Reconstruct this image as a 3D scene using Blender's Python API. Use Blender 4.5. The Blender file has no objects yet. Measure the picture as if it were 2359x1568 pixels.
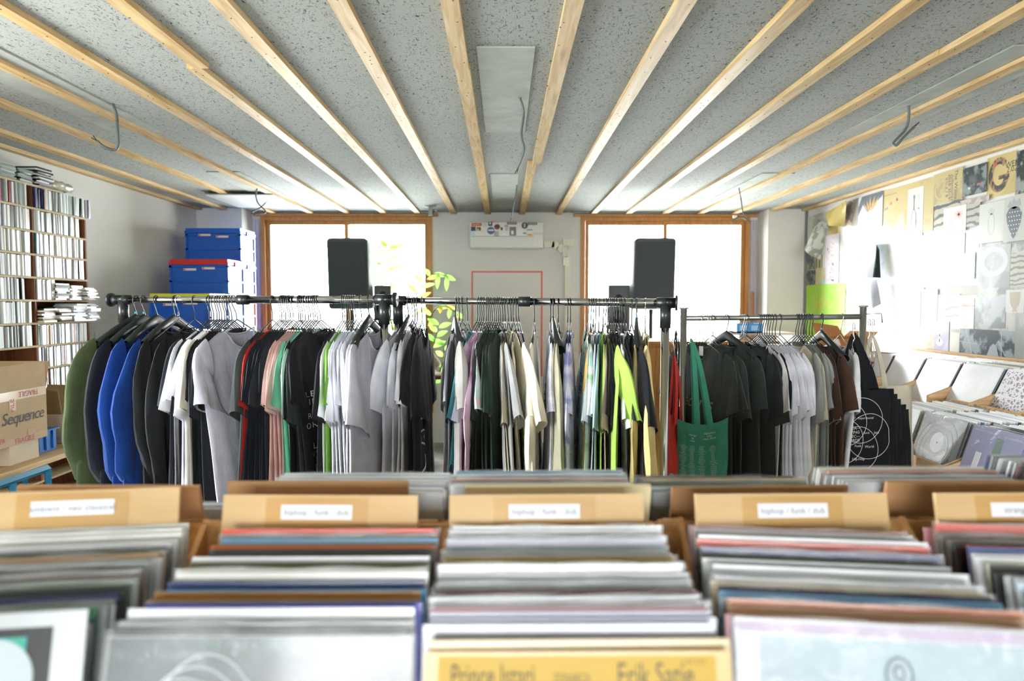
import bpy, bmesh, math, random
from mathutils import Vector, Matrix, Euler
R = math.radians
random.seed(7)
SC = bpy.context.scene
COL = SC.collection

# ------------------------------------------------------------------ camera, world, light, exposure
HC = 1.45                       # camera height
FPX, CX, CY = 1573.0, 1179.5, 784.0
cam_d = bpy.data.cameras.new('camera')
cam = bpy.data.objects.new('camera', cam_d)
COL.objects.link(cam)
cam.location = (0, 0, HC)
cam.rotation_euler = (R(90 - 2.98), 0, R(-0.71))
cam_d.sensor_width = 36.0
cam_d.lens = 36.0 * FPX / 2359.0
cam_d.clip_start = 0.05
cam_d.dof.use_dof = True
cam_d.dof.focus_distance = 2.75
cam_d.dof.aperture_fstop = 2.6
SC.camera = cam
SC.view_settings.view_transform = 'Standard'
SC.view_settings.look = 'None'
SC.view_settings.gamma = 1.0
SC.view_settings.use_curve_mapping = False
SC.view_settings.exposure = 1.3
SC.cycles.use_denoising = True
SC.cycles.use_adaptive_sampling = True
SC.cycles.adaptive_threshold = 0.07
SC.cycles.adaptive_min_samples = 12
SC.cycles.max_bounces = 7
SC.cycles.diffuse_bounces = 4
SC.cycles.glossy_bounces = 3
SC.cycles.transparent_max_bounces = 16
SC.cycles.sample_clamp_indirect = 6.0
SC.cycles.caustics_reflective = False
SC.cycles.caustics_refractive = False

world = bpy.data.worlds.new('sky')
SC.world = world
world.use_nodes = True
_nt = world.node_tree
_bg = _nt.nodes['Background']
_tc = _nt.nodes.new('ShaderNodeTexCoord')
_sp = _nt.nodes.new('ShaderNodeSeparateXYZ')
_rp = _nt.nodes.new('ShaderNodeValToRGB')
_rp.color_ramp.elements[0].position = 0.42
_rp.color_ramp.elements[0].color = (0.75, 0.8, 0.78, 1)
_rp.color_ramp.elements[1].position = 0.52
_rp.color_ramp.elements[1].color = (0.97, 0.99, 1.0, 1)
_mr = _nt.nodes.new('ShaderNodeMapRange')
_mr.inputs['From Min'].default_value = -1
_mr.inputs['From Max'].default_value = 1
_nt.links.new(_tc.outputs['Generated'], _sp.inputs[0])
_nt.links.new(_sp.outputs['Z'], _mr.inputs['Value'])
_nt.links.new(_mr.outputs[0], _rp.inputs[0])
_nt.links.new(_rp.outputs[0], _bg.inputs['Color'])
_bg.inputs['Strength'].default_value = 13.0

CAMR = cam.rotation_euler.to_matrix()
def ray(px, py):
    return CAMR @ Vector(((px - CX) / FPX, (CY - py) / FPX, -1.0))
def at(px, py, Y):
    d = ray(px, py)
    return Vector((0, 0, HC)) + d * (Y / d.y)
def atx(px, py, X):
    d = ray(px, py)
    return Vector((0, 0, HC)) + d * (X / d.x)

def portal(name, x, y, z, w, h, face):
    l = bpy.data.lights.new(name, 'AREA')
    l.shape = 'RECTANGLE'; l.size = w; l.size_y = h
    l.cycles.is_portal = True
    o = bpy.data.objects.new(name, l); COL.objects.link(o)
    o.location = (x, y, z)
    o.rotation_euler = (R(90) * face, 0, 0)
    return o

# ------------------------------------------------------------------ room numbers
DB = 7.15                       # back wall
ZC = at(1160, 489, DB).z        # ceiling height
XL, XR = -3.04, 3.04
YR = -5.2                       # rear wall
def colx(px, Y): return at(px, 500, Y).x
W1 = (colx(600, DB), colx(996, DB)); W2 = (colx(1338, DB), colx(1727, DB))
WZ1 = at(800, 497, DB).z; WZ0 = 0.32
RWZ0, RWZ1 = 0.9, 2.15  # height span of the unseen rear window, added for fill daylight
portal('window_portal_left', (W1[0] + W1[1]) / 2, DB + .02, (WZ0 + WZ1) / 2, W1[1] - W1[0], WZ1 - WZ0, -1)
portal('window_portal_right', (W2[0] + W2[1]) / 2, DB + .02, (WZ0 + WZ1) / 2, W2[1] - W2[0], WZ1 - WZ0, -1)
portal('window_portal_rear', 0, YR - .02, (RWZ0 + RWZ1) / 2, 4.2, RWZ1 - RWZ0, 1)

LWY, LWZ = (0.2, 2.7), (0.95, 2.2)      # unseen left wall window beside the camera, added for side daylight
_l = portal('window_portal_side', XL - .02, sum(LWY) / 2, sum(LWZ) / 2, LWZ[1] - LWZ[0], LWY[1] - LWY[0], 1)
_l.rotation_euler = (0, R(-90), 0)

# ------------------------------------------------------------------ helpers
def lin(h):
    if isinstance(h, (tuple, list)): return tuple(h[:3])
    h = h.lstrip('#')
    r = [int(h[i:i + 2], 16) / 255 for i in (0, 2, 4)]
    return tuple(c / 12.92 if c <= .04045 else ((c + .055) / 1.055) ** 2.4 for c in r)
MATS = {}
def nodes(m): return m.node_tree.nodes, m.node_tree.links
def mat(name, c='#808080', rough=.6, metal=0, spec=.5, coat=0, coatr=.1, alpha=1, trans=0, sheen=0, var=0, vscale=8, bump=0, bscale=200, sub=0):
    key = (name, c if isinstance(c, str) else tuple(c))
    if key in MATS: return MATS[key]
    m = bpy.data.materials.new(name); m.use_nodes = True
    N, L = nodes(m); b = N['Principled BSDF']
    cc = lin(c)
    b.inputs['Base Color'].default_value = (*cc, 1)
    b.inputs['Roughness'].default_value = rough
    b.inputs['Metallic'].default_value = metal
    b.inputs['Specular IOR Level'].default_value = spec
    b.inputs['Coat Weight'].default_value = coat
    b.inputs['Coat Roughness'].default_value = coatr
    b.inputs['Alpha'].default_value = alpha
    b.inputs['Transmission Weight'].default_value = trans
    b.inputs['Sheen Weight'].default_value = sheen
    if var or bump:
        tc = N.new('ShaderNodeTexCoord')
    if var:
        n = N.new('ShaderNodeTexNoise'); n.inputs['Scale'].default_value = vscale; n.inputs['Detail'].default_value = 6
        L.new(tc.outputs['Object'], n.inputs['Vector'])
        r = N.new('ShaderNodeValToRGB')
        r.color_ramp.elements[0].position = .3; r.color_ramp.elements[1].position = .7
        r.color_ramp.elements[0].color = (*[x * (1 - var) for x in cc], 1)
        r.color_ramp.elements[1].color = (*[min(1, x * (1 + var)) for x in cc], 1)
        L.new(n.outputs['Fac'], r.inputs[0]); L.new(r.outputs[0], b.inputs['Base Color'])
    if bump:
        n2 = N.new('ShaderNodeTexNoise'); n2.inputs['Scale'].default_value = bscale; n2.inputs['Detail'].default_value = 3
        L.new(tc.outputs['Object'], n2.inputs['Vector'])
        bp = N.new('ShaderNodeBump'); bp.inputs['Strength'].default_value = bump; bp.inputs['Distance'].default_value = .01
        L.new(n2.outputs['Fac'], bp.inputs['Height']); L.new(bp.outputs[0], b.inputs['Normal'])
    MATS[key] = m
    return m

def wood(name, c1, c2, axis=1, rough=.55, scale=1.0, knots=.0):
    key = (name,)
    if key in MATS: return MATS[key]
    m = bpy.data.materials.new(name); m.use_nodes = True
    N, L = nodes(m); b = N['Principled BSDF']; b.inputs['Roughness'].default_value = rough; b.inputs['Specular IOR Level'].default_value = .22
    tc = N.new('ShaderNodeTexCoord'); mp = N.new('ShaderNodeMapping')
    s = [14 * scale] * 3; s[axis] = 1.1 * scale
    mp.inputs['Scale'].default_value = s
    n = N.new('ShaderNodeTexNoise'); n.inputs['Scale'].default_value = 3; n.inputs['Detail'].default_value = 8; n.inputs['Distortion'].default_value = .8
    L.new(tc.outputs['Object'], mp.inputs[0]); L.new(mp.outputs[0], n.inputs['Vector'])
    r = N.new('ShaderNodeValToRGB')
    r.color_ramp.elements[0].position = .32; r.color_ramp.elements[1].position = .68
    r.color_ramp.elements[0].color = (*lin(c1), 1); r.color_ramp.elements[1].color = (*lin(c2), 1)
    L.new(n.outputs['Fac'], r.inputs[0])
    out = r.outputs[0]
    if knots:
        mp2 = N.new('ShaderNodeMapping'); s2 = [9] * 3; s2[axis] = 2.2; mp2.inputs['Scale'].default_value = s2
        v = N.new('ShaderNodeTexVoronoi'); v.inputs['Scale'].default_value = 1.0
        L.new(tc.outputs['Object'], mp2.inputs[0]); L.new(mp2.outputs[0], v.inputs['Vector'])
        r2 = N.new('ShaderNodeValToRGB'); r2.color_ramp.elements[0].position = .06; r2.color_ramp.elements[1].position = .16
        r2.color_ramp.elements[0].color = (1, 1, 1, 1); r2.color_ramp.elements[1].color = (0, 0, 0, 1)
        L.new(v.outputs['Distance'], r2.inputs[0])
        mx = N.new('ShaderNodeMix'); mx.data_type = 'RGBA'
        mul = N.new('ShaderNodeMath'); mul.operation = 'MULTIPLY'; mul.inputs[1].default_value = knots
        L.new(r2.outputs[0], mul.inputs[0]); L.new(mul.outputs[0], mx.inputs[0])
        L.new(out, mx.inputs[6]); mx.inputs[7].default_value = (*lin('#6b4a28'), 1)
        out = mx.outputs[2]
    L.new(out, b.inputs['Base Color'])
    MATS[key] = m
    return m

class MB:
    def __init__(s): s.v = []; s.f = []; s.mi = []; s.cur = 0
    def box(s, cx, cy, cz, sx, sy, sz, M=None):
        b = len(s.v)
        for dz in (-.5, .5):
            for dx, dy in ((-.5, -.5), (.5, -.5), (.5, .5), (-.5, .5)):
                p = Vector((cx + dx * sx, cy + dy * sy, cz + dz * sz))
                s.v.append(M @ p if M else p)
        for f in ((0, 3, 2, 1), (4, 5, 6, 7), (0, 1, 5, 4), (1, 2, 6, 5), (2, 3, 7, 6), (3, 0, 4, 7)):
            s.f.append([b + i for i in f]); s.mi.append(s.cur)
        return s
    def b2(s, x0, x1, y0, y1, z0, z1, M=None):
        return s.box((x0 + x1) / 2, (y0 + y1) / 2, (z0 + z1) / 2, abs(x1 - x0), abs(y1 - y0), abs(z1 - z0), M)
    def tube(s, pts, r, n=8, caps=True, closed=False):
        pts = [Vector(p) for p in pts]; K = len(pts)
        rs = r if isinstance(r, (list, tuple)) else [r] * K
        b = len(s.v); prev = None
        for i, p in enumerate(pts):
            if closed: t = pts[(i + 1) % K] - pts[i - 1]
            else: t = pts[min(i + 1, K - 1)] - pts[max(i - 1, 0)]
            t = t.normalized() if t.length > 1e-9 else Vector((0, 0, 1))
            if prev is None:
                a = Vector((0, 0, 1)) if abs(t.z) < .9 else Vector((1, 0, 0))
                nx = t.cross(a).normalized()
            else:
                nx = prev - t * prev.dot(t)
                nx = nx.normalized() if nx.length > 1e-6 else t.orthogonal().normalized()
            prev = nx; ny = t.cross(nx)
            for k in range(n):
                a = 2 * math.pi * k / n
                s.v.append(p + (nx * math.cos(a) + ny * math.sin(a)) * rs[i])
        for i in range(K if closed else K - 1):
            j = (i + 1) % K
            for k in range(n):
                k2 = (k + 1) % n
                s.f.append([b + i * n + k, b + i * n + k2, b + j * n + k2, b + j * n + k]); s.mi.append(s.cur)
        if caps and not closed:
            s.f.append([b + k for k in range(n)][::-1]); s.mi.append(s.cur)
            s.f.append([b + (K - 1) * n + k for k in range(n)]); s.mi.append(s.cur)
        return s
    def cyl(s, p0, p1, r, n=16, r2=None):
        return s.tube([p0, p1], [r, r if r2 is None else r2], n)
    def grid(s, P):                       # P[i][j] points
        b = len(s.v); n, m = len(P), len(P[0])
        for row in P: s.v.extend(Vector(p) for p in row)
        for i in range(n - 1):
            for j in range(m - 1):
                s.f.append([b + i * m + j, b + i * m + j + 1, b + (i + 1) * m + j + 1, b + (i + 1) * m + j]); s.mi.append(s.cur)
        return s
    def poly(s, pts):
        b = len(s.v); s.v.extend(Vector(p) for p in pts)
        s.f.append(list(range(b, b + len(pts)))); s.mi.append(s.cur); return s
    def prism(s, pts, off):               # polygon extruded by vector off
        off = Vector(off); n = len(pts); b = len(s.v)
        s.v.extend(Vector(p) for p in pts); s.v.extend(Vector(p) + off for p in pts)
        s.f.append(list(range(b, b + n))[::-1]); s.mi.append(s.cur)
        s.f.append(list(range(b + n, b + 2 * n))); s.mi.append(s.cur)
        for i in range(n):
            j = (i + 1) % n
            s.f.append([b + i, b + j, b + n + j, b + n + i]); s.mi.append(s.cur)
        return s
    def mesh(s, name, m, smooth=False):
        me = bpy.data.meshes.new(name)
        me.from_pydata([tuple(v) for v in s.v], [], s.f)
        ms = m if isinstance(m, (list, tuple)) else [m]
        for x in ms: me.materials.append(x)
        if len(ms) > 1: me.polygons.foreach_set('material_index', s.mi)
        if smooth: me.polygons.foreach_set('use_smooth', [True] * len(me.polygons))
        me.update(); return me
    def build(s, name, m, parent=None, smooth=False, loc=None):
        return put(name, s.mesh(name, m, smooth), parent, loc)
def put(name, me, parent=None, loc=None):
    o = bpy.data.objects.new(name, me); COL.objects.link(o)
    if parent: o.parent = parent
    if loc is not None: o.location = loc
    return o
def tag(o, label=None, cat=None, group=None, kind=None):
    if label: o['label'] = label
    if cat: o['category'] = cat
    if group: o['group'] = group
    if kind: o['kind'] = kind
    return o
def empty(name, loc, label=None, cat=None, group=None, rot=(0, 0, 0)):
    o = bpy.data.objects.new(name, None); COL.objects.link(o)
    o.empty_display_size = .05; o.location = loc; o.rotation_euler = rot
    return tag(o, label, cat, group)
def struct(o): o['kind'] = 'structure'; return o
def rbox(sx, sy, sz, r, seg=3):
    bm = bmesh.new(); bmesh.ops.create_cube(bm, size=1)
    for v in bm.verts: v.co = Vector((v.co.x * sx, v.co.y * sy, v.co.z * sz))
    bmesh.ops.bevel(bm, geom=list(bm.edges), offset=r, segments=seg, affect='EDGES', profile=.5)
    mb = MB(); mb.v = [v.co.copy() for v in bm.verts]
    bm.verts.ensure_lookup_table()
    mb.f = [[v.index for v in f.verts] for f in bm.faces]; mb.mi = [0] * len(mb.f)
    bm.free(); return mb
_TXT = {}
def text_mb(s, size, align='CENTER', shear=0, space=1.0, ext=0):
    cu = bpy.data.curves.new('t', 'FONT'); cu.body = s; cu.size = size; cu.align_x = align; cu.align_y = 'CENTER'
    cu.shear = shear; cu.space_character = space; cu.extrude = ext; cu.resolution_u = 3
    o = bpy.data.objects.new('t', cu); COL.objects.link(o)
    bpy.context.view_layer.update()
    dg = bpy.context.evaluated_depsgraph_get()
    me = bpy.data.meshes.new_from_object(o.evaluated_get(dg))
    mb = MB(); mb.v = [v.co.copy() for v in me.vertices]; mb.f = [list(p.vertices) for p in me.polygons]; mb.mi = [0] * len(mb.f)
    bpy.data.objects.remove(o); bpy.data.meshes.remove(me); bpy.data.curves.remove(cu)
    return mb
def xf(mb, fn):
    mb.v = [Vector(fn(v)) for v in mb.v]; return mb
ONES = ['', 'first', 'second', 'third', 'fourth', 'fifth', 'sixth', 'seventh', 'eighth', 'ninth', 'tenth', 'eleventh', 'twelfth', 'thirteenth', 'fourteenth', 'fifteenth', 'sixteenth', 'seventeenth', 'eighteenth', 'nineteenth']
TENS = {2: ('twentieth', 'twenty'), 3: ('thirtieth', 'thirty'), 4: ('fortieth', 'forty'), 5: ('fiftieth', 'fifty'), 6: ('sixtieth', 'sixty')}
def ordw(n):
    if n < 20: return ONES[n]
    t, o = divmod(n, 10)
    return TENS[t][0] if o == 0 else TENS[t][1] + '-' + ONES[o]

# ------------------------------------------------------------------ room shell
def m_plaster():
    m = mat('wall_paint', '#d3d3ce', .85, var=.05, vscale=1.3, bump=.08, bscale=60); return m
wallm = m_plaster()
mb = MB().b2(XL - .2, XR + .2, YR - .2, DB + .2, -.1, 0)
struct(mb.build('floor', mat('floor_concrete', '#8a8c88', .55, var=.25, vscale=2.2, bump=.1, bscale=30)))

def m_ceiling():
    m = bpy.data.materials.new('wood_wool_board'); m.use_nodes = True
    N, L = nodes(m); b = N['Principled BSDF']; b.inputs['Roughness'].default_value = .9
    tc = N.new('ShaderNodeTexCoord')
    base = N.new('ShaderNodeTexNoise'); base.inputs['Scale'].default_value = 2.0; base.inputs['Detail'].default_value = 4
    L.new(tc.outputs['Object'], base.inputs['Vector'])
    r0 = N.new('ShaderNodeValToRGB'); r0.color_ramp.elements[0].color = (*lin('#9da09b'), 1); r0.color_ramp.elements[1].color = (*lin('#adb0ac'), 1)
    L.new(base.outputs['Fac'], r0.inputs[0])
    # short dark fibre holes: distorted stretched noise thresholded
    prev = r0.outputs[0]
    for rot, sc, th in ((.35, (95, 38, 60), .605), (-.6, (55, 110, 60), .61), (1.2, (150, 80, 90), .60)):
        mp = N.new('ShaderNodeMapping'); mp.inputs['Scale'].default_value = sc; mp.inputs['Rotation'].default_value = (0, 0, rot)
        n = N.new('ShaderNodeTexNoise'); n.inputs['Scale'].default_value = 1.0; n.inputs['Detail'].default_value = 5; n.inputs['Roughness'].default_value = .72; n.inputs['Distortion'].default_value = .7
        L.new(tc.outputs['Object'], mp.inputs[0]); L.new(mp.outputs[0], n.inputs['Vector'])
        r = N.new('ShaderNodeValToRGB'); r.color_ramp.elements[0].position = th; r.color_ramp.elements[1].position = th + .02
        L.new(n.outputs['Fac'], r.inputs[0])
        mx = N.new('ShaderNodeMix'); mx.data_type = 'RGBA'
        L.new(r.outputs[0], mx.inputs[0]); L.new(prev, mx.inputs[6]); mx.inputs[7].default_value = (*lin('#3d423f'), 1)
        prev = mx.outputs[2]
    L.new(prev, b.inputs['Base Color'])
    return m
struct(MB().b2(XL - .2, XR + .2, YR - .2, DB + .2, ZC, ZC + .1).build('ceiling', m_ceiling()))

def wall_with_holes(name, y0, y1, holes, m):
    mb = MB(); xs = XL - .2
    hz0, hz1 = holes[0][2], holes[0][3]
    mb.b2(XL - .2, XR + .2, y0, y1, 0, hz0); mb.b2(XL - .2, XR + .2, y0, y1, hz1, ZC)
    for h in holes:
        mb.b2(xs, h[0], y0, y1, hz0, hz1); xs = h[1]
    mb.b2(xs, XR + .2, y0, y1, hz0, hz1)
    return struct(mb.build(name, m))
wall_with_holes('wall_back', DB, DB + .16, [(W1[0], W1[1], WZ0, WZ1), (W2[0], W2[1], WZ0, WZ1)], wallm)
wall_with_holes('wall_rear', YR - .16, YR, [(-2.1, 2.1, RWZ0, RWZ1)], wallm)
mb = MB().b2(XL - .2, XL, YR, DB, 0, LWZ[0]).b2(XL - .2, XL, YR, DB, LWZ[1], ZC).b2(XL - .2, XL, YR, LWY[0], *LWZ).b2(XL - .2, XL, LWY[1], DB, *LWZ)
struct(mb.build('wall_left', wallm))
struct(MB().b2(XR, XR + .2, YR, DB, 0, ZC).build('wall_right', wallm))
YCOL = 6.86
struct(MB().b2(XL, colx(557, YCOL), YCOL, DB, 0, ZC).build('wall_column_left', wallm))
struct(MB().b2(colx(1770, YCOL), XR, YCOL, DB, 0, ZC).build('wall_column_right', wallm))

# windows
wframe = wood('window_timber', '#a97843', '#c48f55', 2, .4)
def m_glass():
    m = bpy.data.materials.new('window_glass'); m.use_nodes = True
    N, L = nodes(m); N.remove(N['Principled BSDF'])
    t = N.new('ShaderNodeBsdfTransparent'); g = N.new('ShaderNodeBsdfGlossy'); g.inputs['Roughness'].default_value = .02
    fr = N.new('ShaderNodeFresnel'); fr.inputs[0].default_value = 1.3
    mx = N.new('ShaderNodeMixShader'); L.new(fr.outputs[0], mx.inputs[0]); L.new(t.outputs[0], mx.inputs[1]); L.new(g.outputs[0], mx.inputs[2])
    L.new(mx.outputs[0], N['Material Output'].inputs[0]); return m
glass = m_glass()
dark = mat('dark_plastic', '#15191a', .4)
def window(n, x0, x1, panes, mull, latch):
    w = empty('window_%d' % n, (0, 0, 0)); struct(w)
    y0, y1 = DB - .012, DB + .09
    f = MB(); t = .045
    f.b2(x0, x0 + t, y0, y1, WZ0, WZ1); f.b2(x1 - t, x1, y0, y1, WZ0, WZ1)
    f.b2(x0 + t, x1 - t, y0, y1, WZ1 - t, WZ1); f.b2(x0 + t, x1 - t, y0, y1, WZ0, WZ0 + t)
    f.build('window_frame', wframe, w)
    for k, (a, b) in enumerate(panes):
        s = MB(); yy = DB + (.012 if k == 1 else .048); d = .032; q = .038
        za, zb = WZ0 + t, WZ1 - t
        s.b2(a, a + q, yy, yy + d, za, zb); s.b2(b - q, b, yy, yy + d, za, zb)
        s.b2(a + q, b - q, yy, yy + d, zb - .042, zb); s.b2(a + q, b - q, yy, yy + d, za, za + .08)
        sh = s.build('window_sash', wframe, w)
        MB().b2(a + q, b - q, yy + .012, yy + .017, za + .08, zb - .042).build('window_pane', glass, sh)
    for lx in latch:
        z = at(980, 778, DB).z
        MB().b2(lx - .008, lx + .008, DB + .001, DB + .014, z - .05, z + .05).build('window_latch', mat('latch_grey', '#4c5658', .4), w)
    return w
W1m = colx(797, DB); W2m = colx(1534, DB)
window(1, *W1, [(W1[0] + .045, W1m + .025), (W1m - .02, W1[1] - .045)], 0, [W1[0] + .06, W1[1] - .06])
window(2, *W2, [(colx(1350, DB), W2m + .02), (W2m - .02, W2[1] - .045)], 0, [colx(1354, DB), W2[1] - .06])
w3 = empty('window_3', (0, 0, 0)); struct(w3)  # unseen window added behind the camera to light the room
f = MB()
for a in (-2.1, -1.06, -.03, 1.0, 2.04): f.b2(a, a + .06, YR - .1, YR, RWZ0, RWZ1)
f.b2(-2.04, 2.04, YR - .1, YR, RWZ0, RWZ0 + .06); f.b2(-2.04, 2.04, YR - .1, YR, RWZ1 - .06, RWZ1)
f.build('window_frame', wframe, w3)
MB().b2(-2.04, 2.04, YR - .06, YR - .055, RWZ0 + .06, RWZ1 - .06).build('window_pane', glass, w3)
w4 = empty('window_4', (0, 0, 0)); struct(w4)  # unseen window added in the left wall to light clothes and browser
f = MB()
for a in (LWY[0], (LWY[0] + LWY[1]) / 2 - .03, LWY[1] - .06): f.b2(XL - .1, XL, a, a + .06, *LWZ)
f.b2(XL - .1, XL, LWY[0] + .06, LWY[1] - .06, LWZ[0], LWZ[0] + .05); f.b2(XL - .1, XL, LWY[0] + .06, LWY[1] - .06, LWZ[1] - .05, LWZ[1])
f.build('window_frame', wframe, w4)
MB().b2(XL - .06, XL - .055, LWY[0] + .06, LWY[1] - .06, LWZ[0] + .05, LWZ[1] - .05).build('window_pane', glass, w4)
# head trims
tn = 0
def trim(mb, m):
    global tn; tn += 1
    return struct(mb.build('trim_%d' % tn, m))
zt0, zt1 = at(800, 497.5, DB - .05).z, at(800, 491.5, DB - .05).z
trim(MB().b2(colx(587, DB), colx(1010, DB), DB - .05, DB - .013, zt0, zt1), wframe)
trim(MB().b2(colx(1321, DB), colx(1741, DB), DB - .05, DB - .013, zt0, zt1), wframe)
alum = mat('curtain_rail_grey', '#7d8482', .4, .3)
trim(MB().b2(colx(590, DB), colx(1000, DB), DB - .06, DB - .03, zt1 + .004, ZC - .001), alum)
trim(MB().b2(colx(1322, DB), colx(1740, DB), DB - .06, DB - .03, zt1 + .004, ZC - .001), alum)
# grey door jamb strips beside windows
lil = mat('side_curtain', '#c9c6d2', .8)
def curtain(x0, x1, label, n=5):
    mb = MB(); P = []
    for i in range(33):
        x = x0 + (x1 - x0) * i / 32
        y = DB - .035 - .014 * math.sin(i / 32 * math.pi * 2 * n)
        P.append([(x, y, .1), (x, y, 1.2), (x, y, ZC - .08)])
    tag(mb.grid(P).build('curtain', lil, smooth=True), label, 'curtain', 'drawn back curtains')
curtain(colx(588.5, DB), colx(599, DB), 'pale lilac curtain drawn back at the left jamb of the left window', 2)
curtain(colx(1728.5, DB), colx(1740, DB), 'pale lilac curtain drawn back at the right jamb of the right window', 2)
# wooden stick by the right window
a0 = at(1734, 672, DB - .08)
tag(MB().b2(a0.x - .012, a0.x + .012, DB - .09, DB - .065, 0, a0.z).build('wooden_pole', wood('pole_wood', '#8f6035', '#a9763f', 2)), 'short brown wooden pole standing beside the right window', 'pole')
# camera-like bracket at ceiling
b = at(992, 478, 6.7)
br = empty('ceiling_bracket', (b.x, 6.7, ZC), 'small grey metal bracket on the ceiling above the left window', 'bracket')
MB().b2(-.05, .05, -.03, .03, -.008, 0).build('mounting_plate', alum, br)
MB().b2(-.018, .018, -.02, .02, -.09, -.008).build('arm', alum, br)
MB().tube([(.02, 0, -.04), (.045, 0, -.035), (.06, 0, -.05)], .005).build('hook', alum, br)
# outdoor balcony railing
rail_m = mat('pale_blue_rail', '#cfe0ea', .4)
bal = empty('balcony_railing', (1.7, 8.3, 0), 'pale blue white metal balcony railing outside the right window', 'railing')
MB().b2(-1.3, 1.3, -.02, .02, 1.36, 1.40).build('top_rail', rail_m, bal)
MB().b2(-1.3, 1.3, -.02, .02, 1.0, 1.03).build('lower_rail', rail_m, bal)
for px in (1458, 1645):
    p = at(px, 600, 8.3); MB().b2(p.x - 1.7 - .015, p.x - 1.7 + .015, .025, .055, 0, 3.0).build('post', rail_m, bal)
bal2 = empty('balcony_railing', (-1.6, 8.3, 0), 'pale blue white metal balcony railing outside the left window', 'railing')
MB().b2(-1.4, 1.4, -.02, .02, 1.3, 1.335).build('top_rail', rail_m, bal2)
MB().b2(-1.4, 1.4, -.02, .02, .0, .03).build('lower_rail', rail_m, bal2)
for i in range(6):
    MB().b2(-1.4 + i * .56 - .012, -1.4 + i * .56 + .012, -.015, .015, 0.03, 1.3).build('post', rail_m, bal2)
struct(MB().b2(-3.2, 3.2, DB + .17, 8.5, -.15, -.02).build('floor_balcony', mat('balcony_slab', '#b9bcb8', .8)))

# ceiling battens
bw = wood('batten_pine', '#bd9760', '#dcc294', 1, .5, 1.0, .35)
def batten(x, w=.058, cut=None, shift=0, y0=YR, y1=DB, dark=False):
    mb = MB(); t = .022
    if cut:
        mb.b2(x - w / 2 + shift, x + w / 2 + shift, y0, cut, ZC - t, ZC); mb.b2(x - w / 2, x + w / 2, cut, y1, ZC - t, ZC)
    else: mb.b2(x - w / 2, x + w / 2, y0, y1, ZC - t, ZC)
    o = trim(mb, bw)
    nl = MB()
    rr = random.Random(int(x * 100)); y = .8
    while y < 6.5:
        xx = x + rr.uniform(-.012, .012); nl.cyl((xx, y, ZC - t - .001), (xx, y, ZC - t + .002), .003, 6); y += rr.choice((.04, .16, .22, .3))
    nl.build('nail_heads', mat('nail_dark', '#3a322a', .5, .4), o)['kind'] = 'structure'
for i, px in enumerate([1123.7, 1205, 1286, 1366, 1445, 1528, 1608, 1686, 1046, 964, 886.7, 804, 720, 634]):
    x = at(px, 489, DB).x
    cut = {0: 2.78, 1: 4.6, 10: 2.85, 5: 2.6}.get(i); sh = {0: -.004, 1: .022, 10: .018, 5: .005}.get(i, 0)
    if i == 1: batten(x - .012, cut=cut, shift=.03)
    elif i == 10: batten(x, cut=2.78, shift=.03)
    else: batten(x, cut=cut, shift=sh)
batten(at(1768, 487, 7.0).x, y1=YCOL + .27 if False else YCOL - .001)
batten(-2.765, y1=YCOL - .001)
batten(-3.008, w=.05, y1=YCOL - .001); batten(3.008, w=.05, y1=YCOL - .001)
pm = mat('plaster_patch', '#a9aca5', .85, var=.1, vscale=9, bump=.6, bscale=12)
for (x0, x1, y0, y1) in ((-.10, .118, 2.59, 3.84), (-.096, .112, 5.05, 6.18), (-2.16, -1.88, 2.55, 3.86), (1.885, 2.16, 2.55, 3.86), (-2.14, -1.9, 5.0, 6.2), (1.88, 2.12, 5.0, 6.2)):
    trim(MB().b2(x0, x1, y0, y1, ZC - .006, ZC + .01), pm)
hatch = MB().b2(-2.52, -1.95, 5.85, 6.6, ZC - .034, ZC - .024)
tag(hatch.build('ceiling_hatch', mat('hatch_grey', '#c4c8c6', .5)), 'flat pale grey panel screwed under the ceiling battens at back left', 'panel')

# hanging cables
cab = mat('cable_grey', '#5f6866', .5)
def smooth_path(P, n=6):
    P = [Vector(p) for p in P]; out = []
    for i in range(len(P) - 1):
        p0, p1, p2, p3 = P[max(i - 1, 0)], P[i], P[i + 1], P[min(i + 2, len(P) - 1)]
        for k in range(n):
            t = k / n
            out.append(.5 * ((2 * p1) + (p2 - p0) * t + (2 * p0 - 5 * p1 + 4 * p2 - p3) * t * t + (3 * p1 - p0 - 3 * p2 + p3) * t ** 3))
    out.append(P[-1]); return out
def cable(pix, Y, r, label, conn=None, mm=cab):
    P = [at(x, y, Y + dy) for (x, y, dy) in pix]
    P[0] = Vector((P[0].x, P[0].y, ZC))
    e = empty('ceiling_cable', P[0], label, 'cable', 'cut lamp cables hanging from the ceiling')
    loc = [p - P[0] for p in smooth_path(P)]
    MB().tube(loc, r, 8).build('sheath', mm, e, True)
    mb = MB(); q = loc[-1]; d = (loc[-1] - loc[-2]).normalized()
    mb.tube([q, q + d * .03 + Vector((.006, 0, .004))], r * .4, 6); mb.tube([q, q + d * .026 - Vector((.006, 0, .004))], r * .4, 6)
    mb.build('wire_end', mat('wire_dark', '#2b3030', .4), e)
    if conn is not None:
        c = at(*conn, Y) - P[0]
        MB().box(c.x, c.y, c.z, .03, .02, .02).build('connector', mat('connector_ivory', '#e8e6c8', .5), e)
def zy(py): # depth on ceiling for image row
    d = ray(1160, py); return (ZC - HC) / d.z * d.y
cable([(1185, 222, 0), (1197, 225, 0), (1206, 260, .02), (1201, 310, 0), (1207, 345, -.02), (1194, 385, 0)], zy(222), .0058, 'grey cable hanging from the central near ceiling patch')
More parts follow.
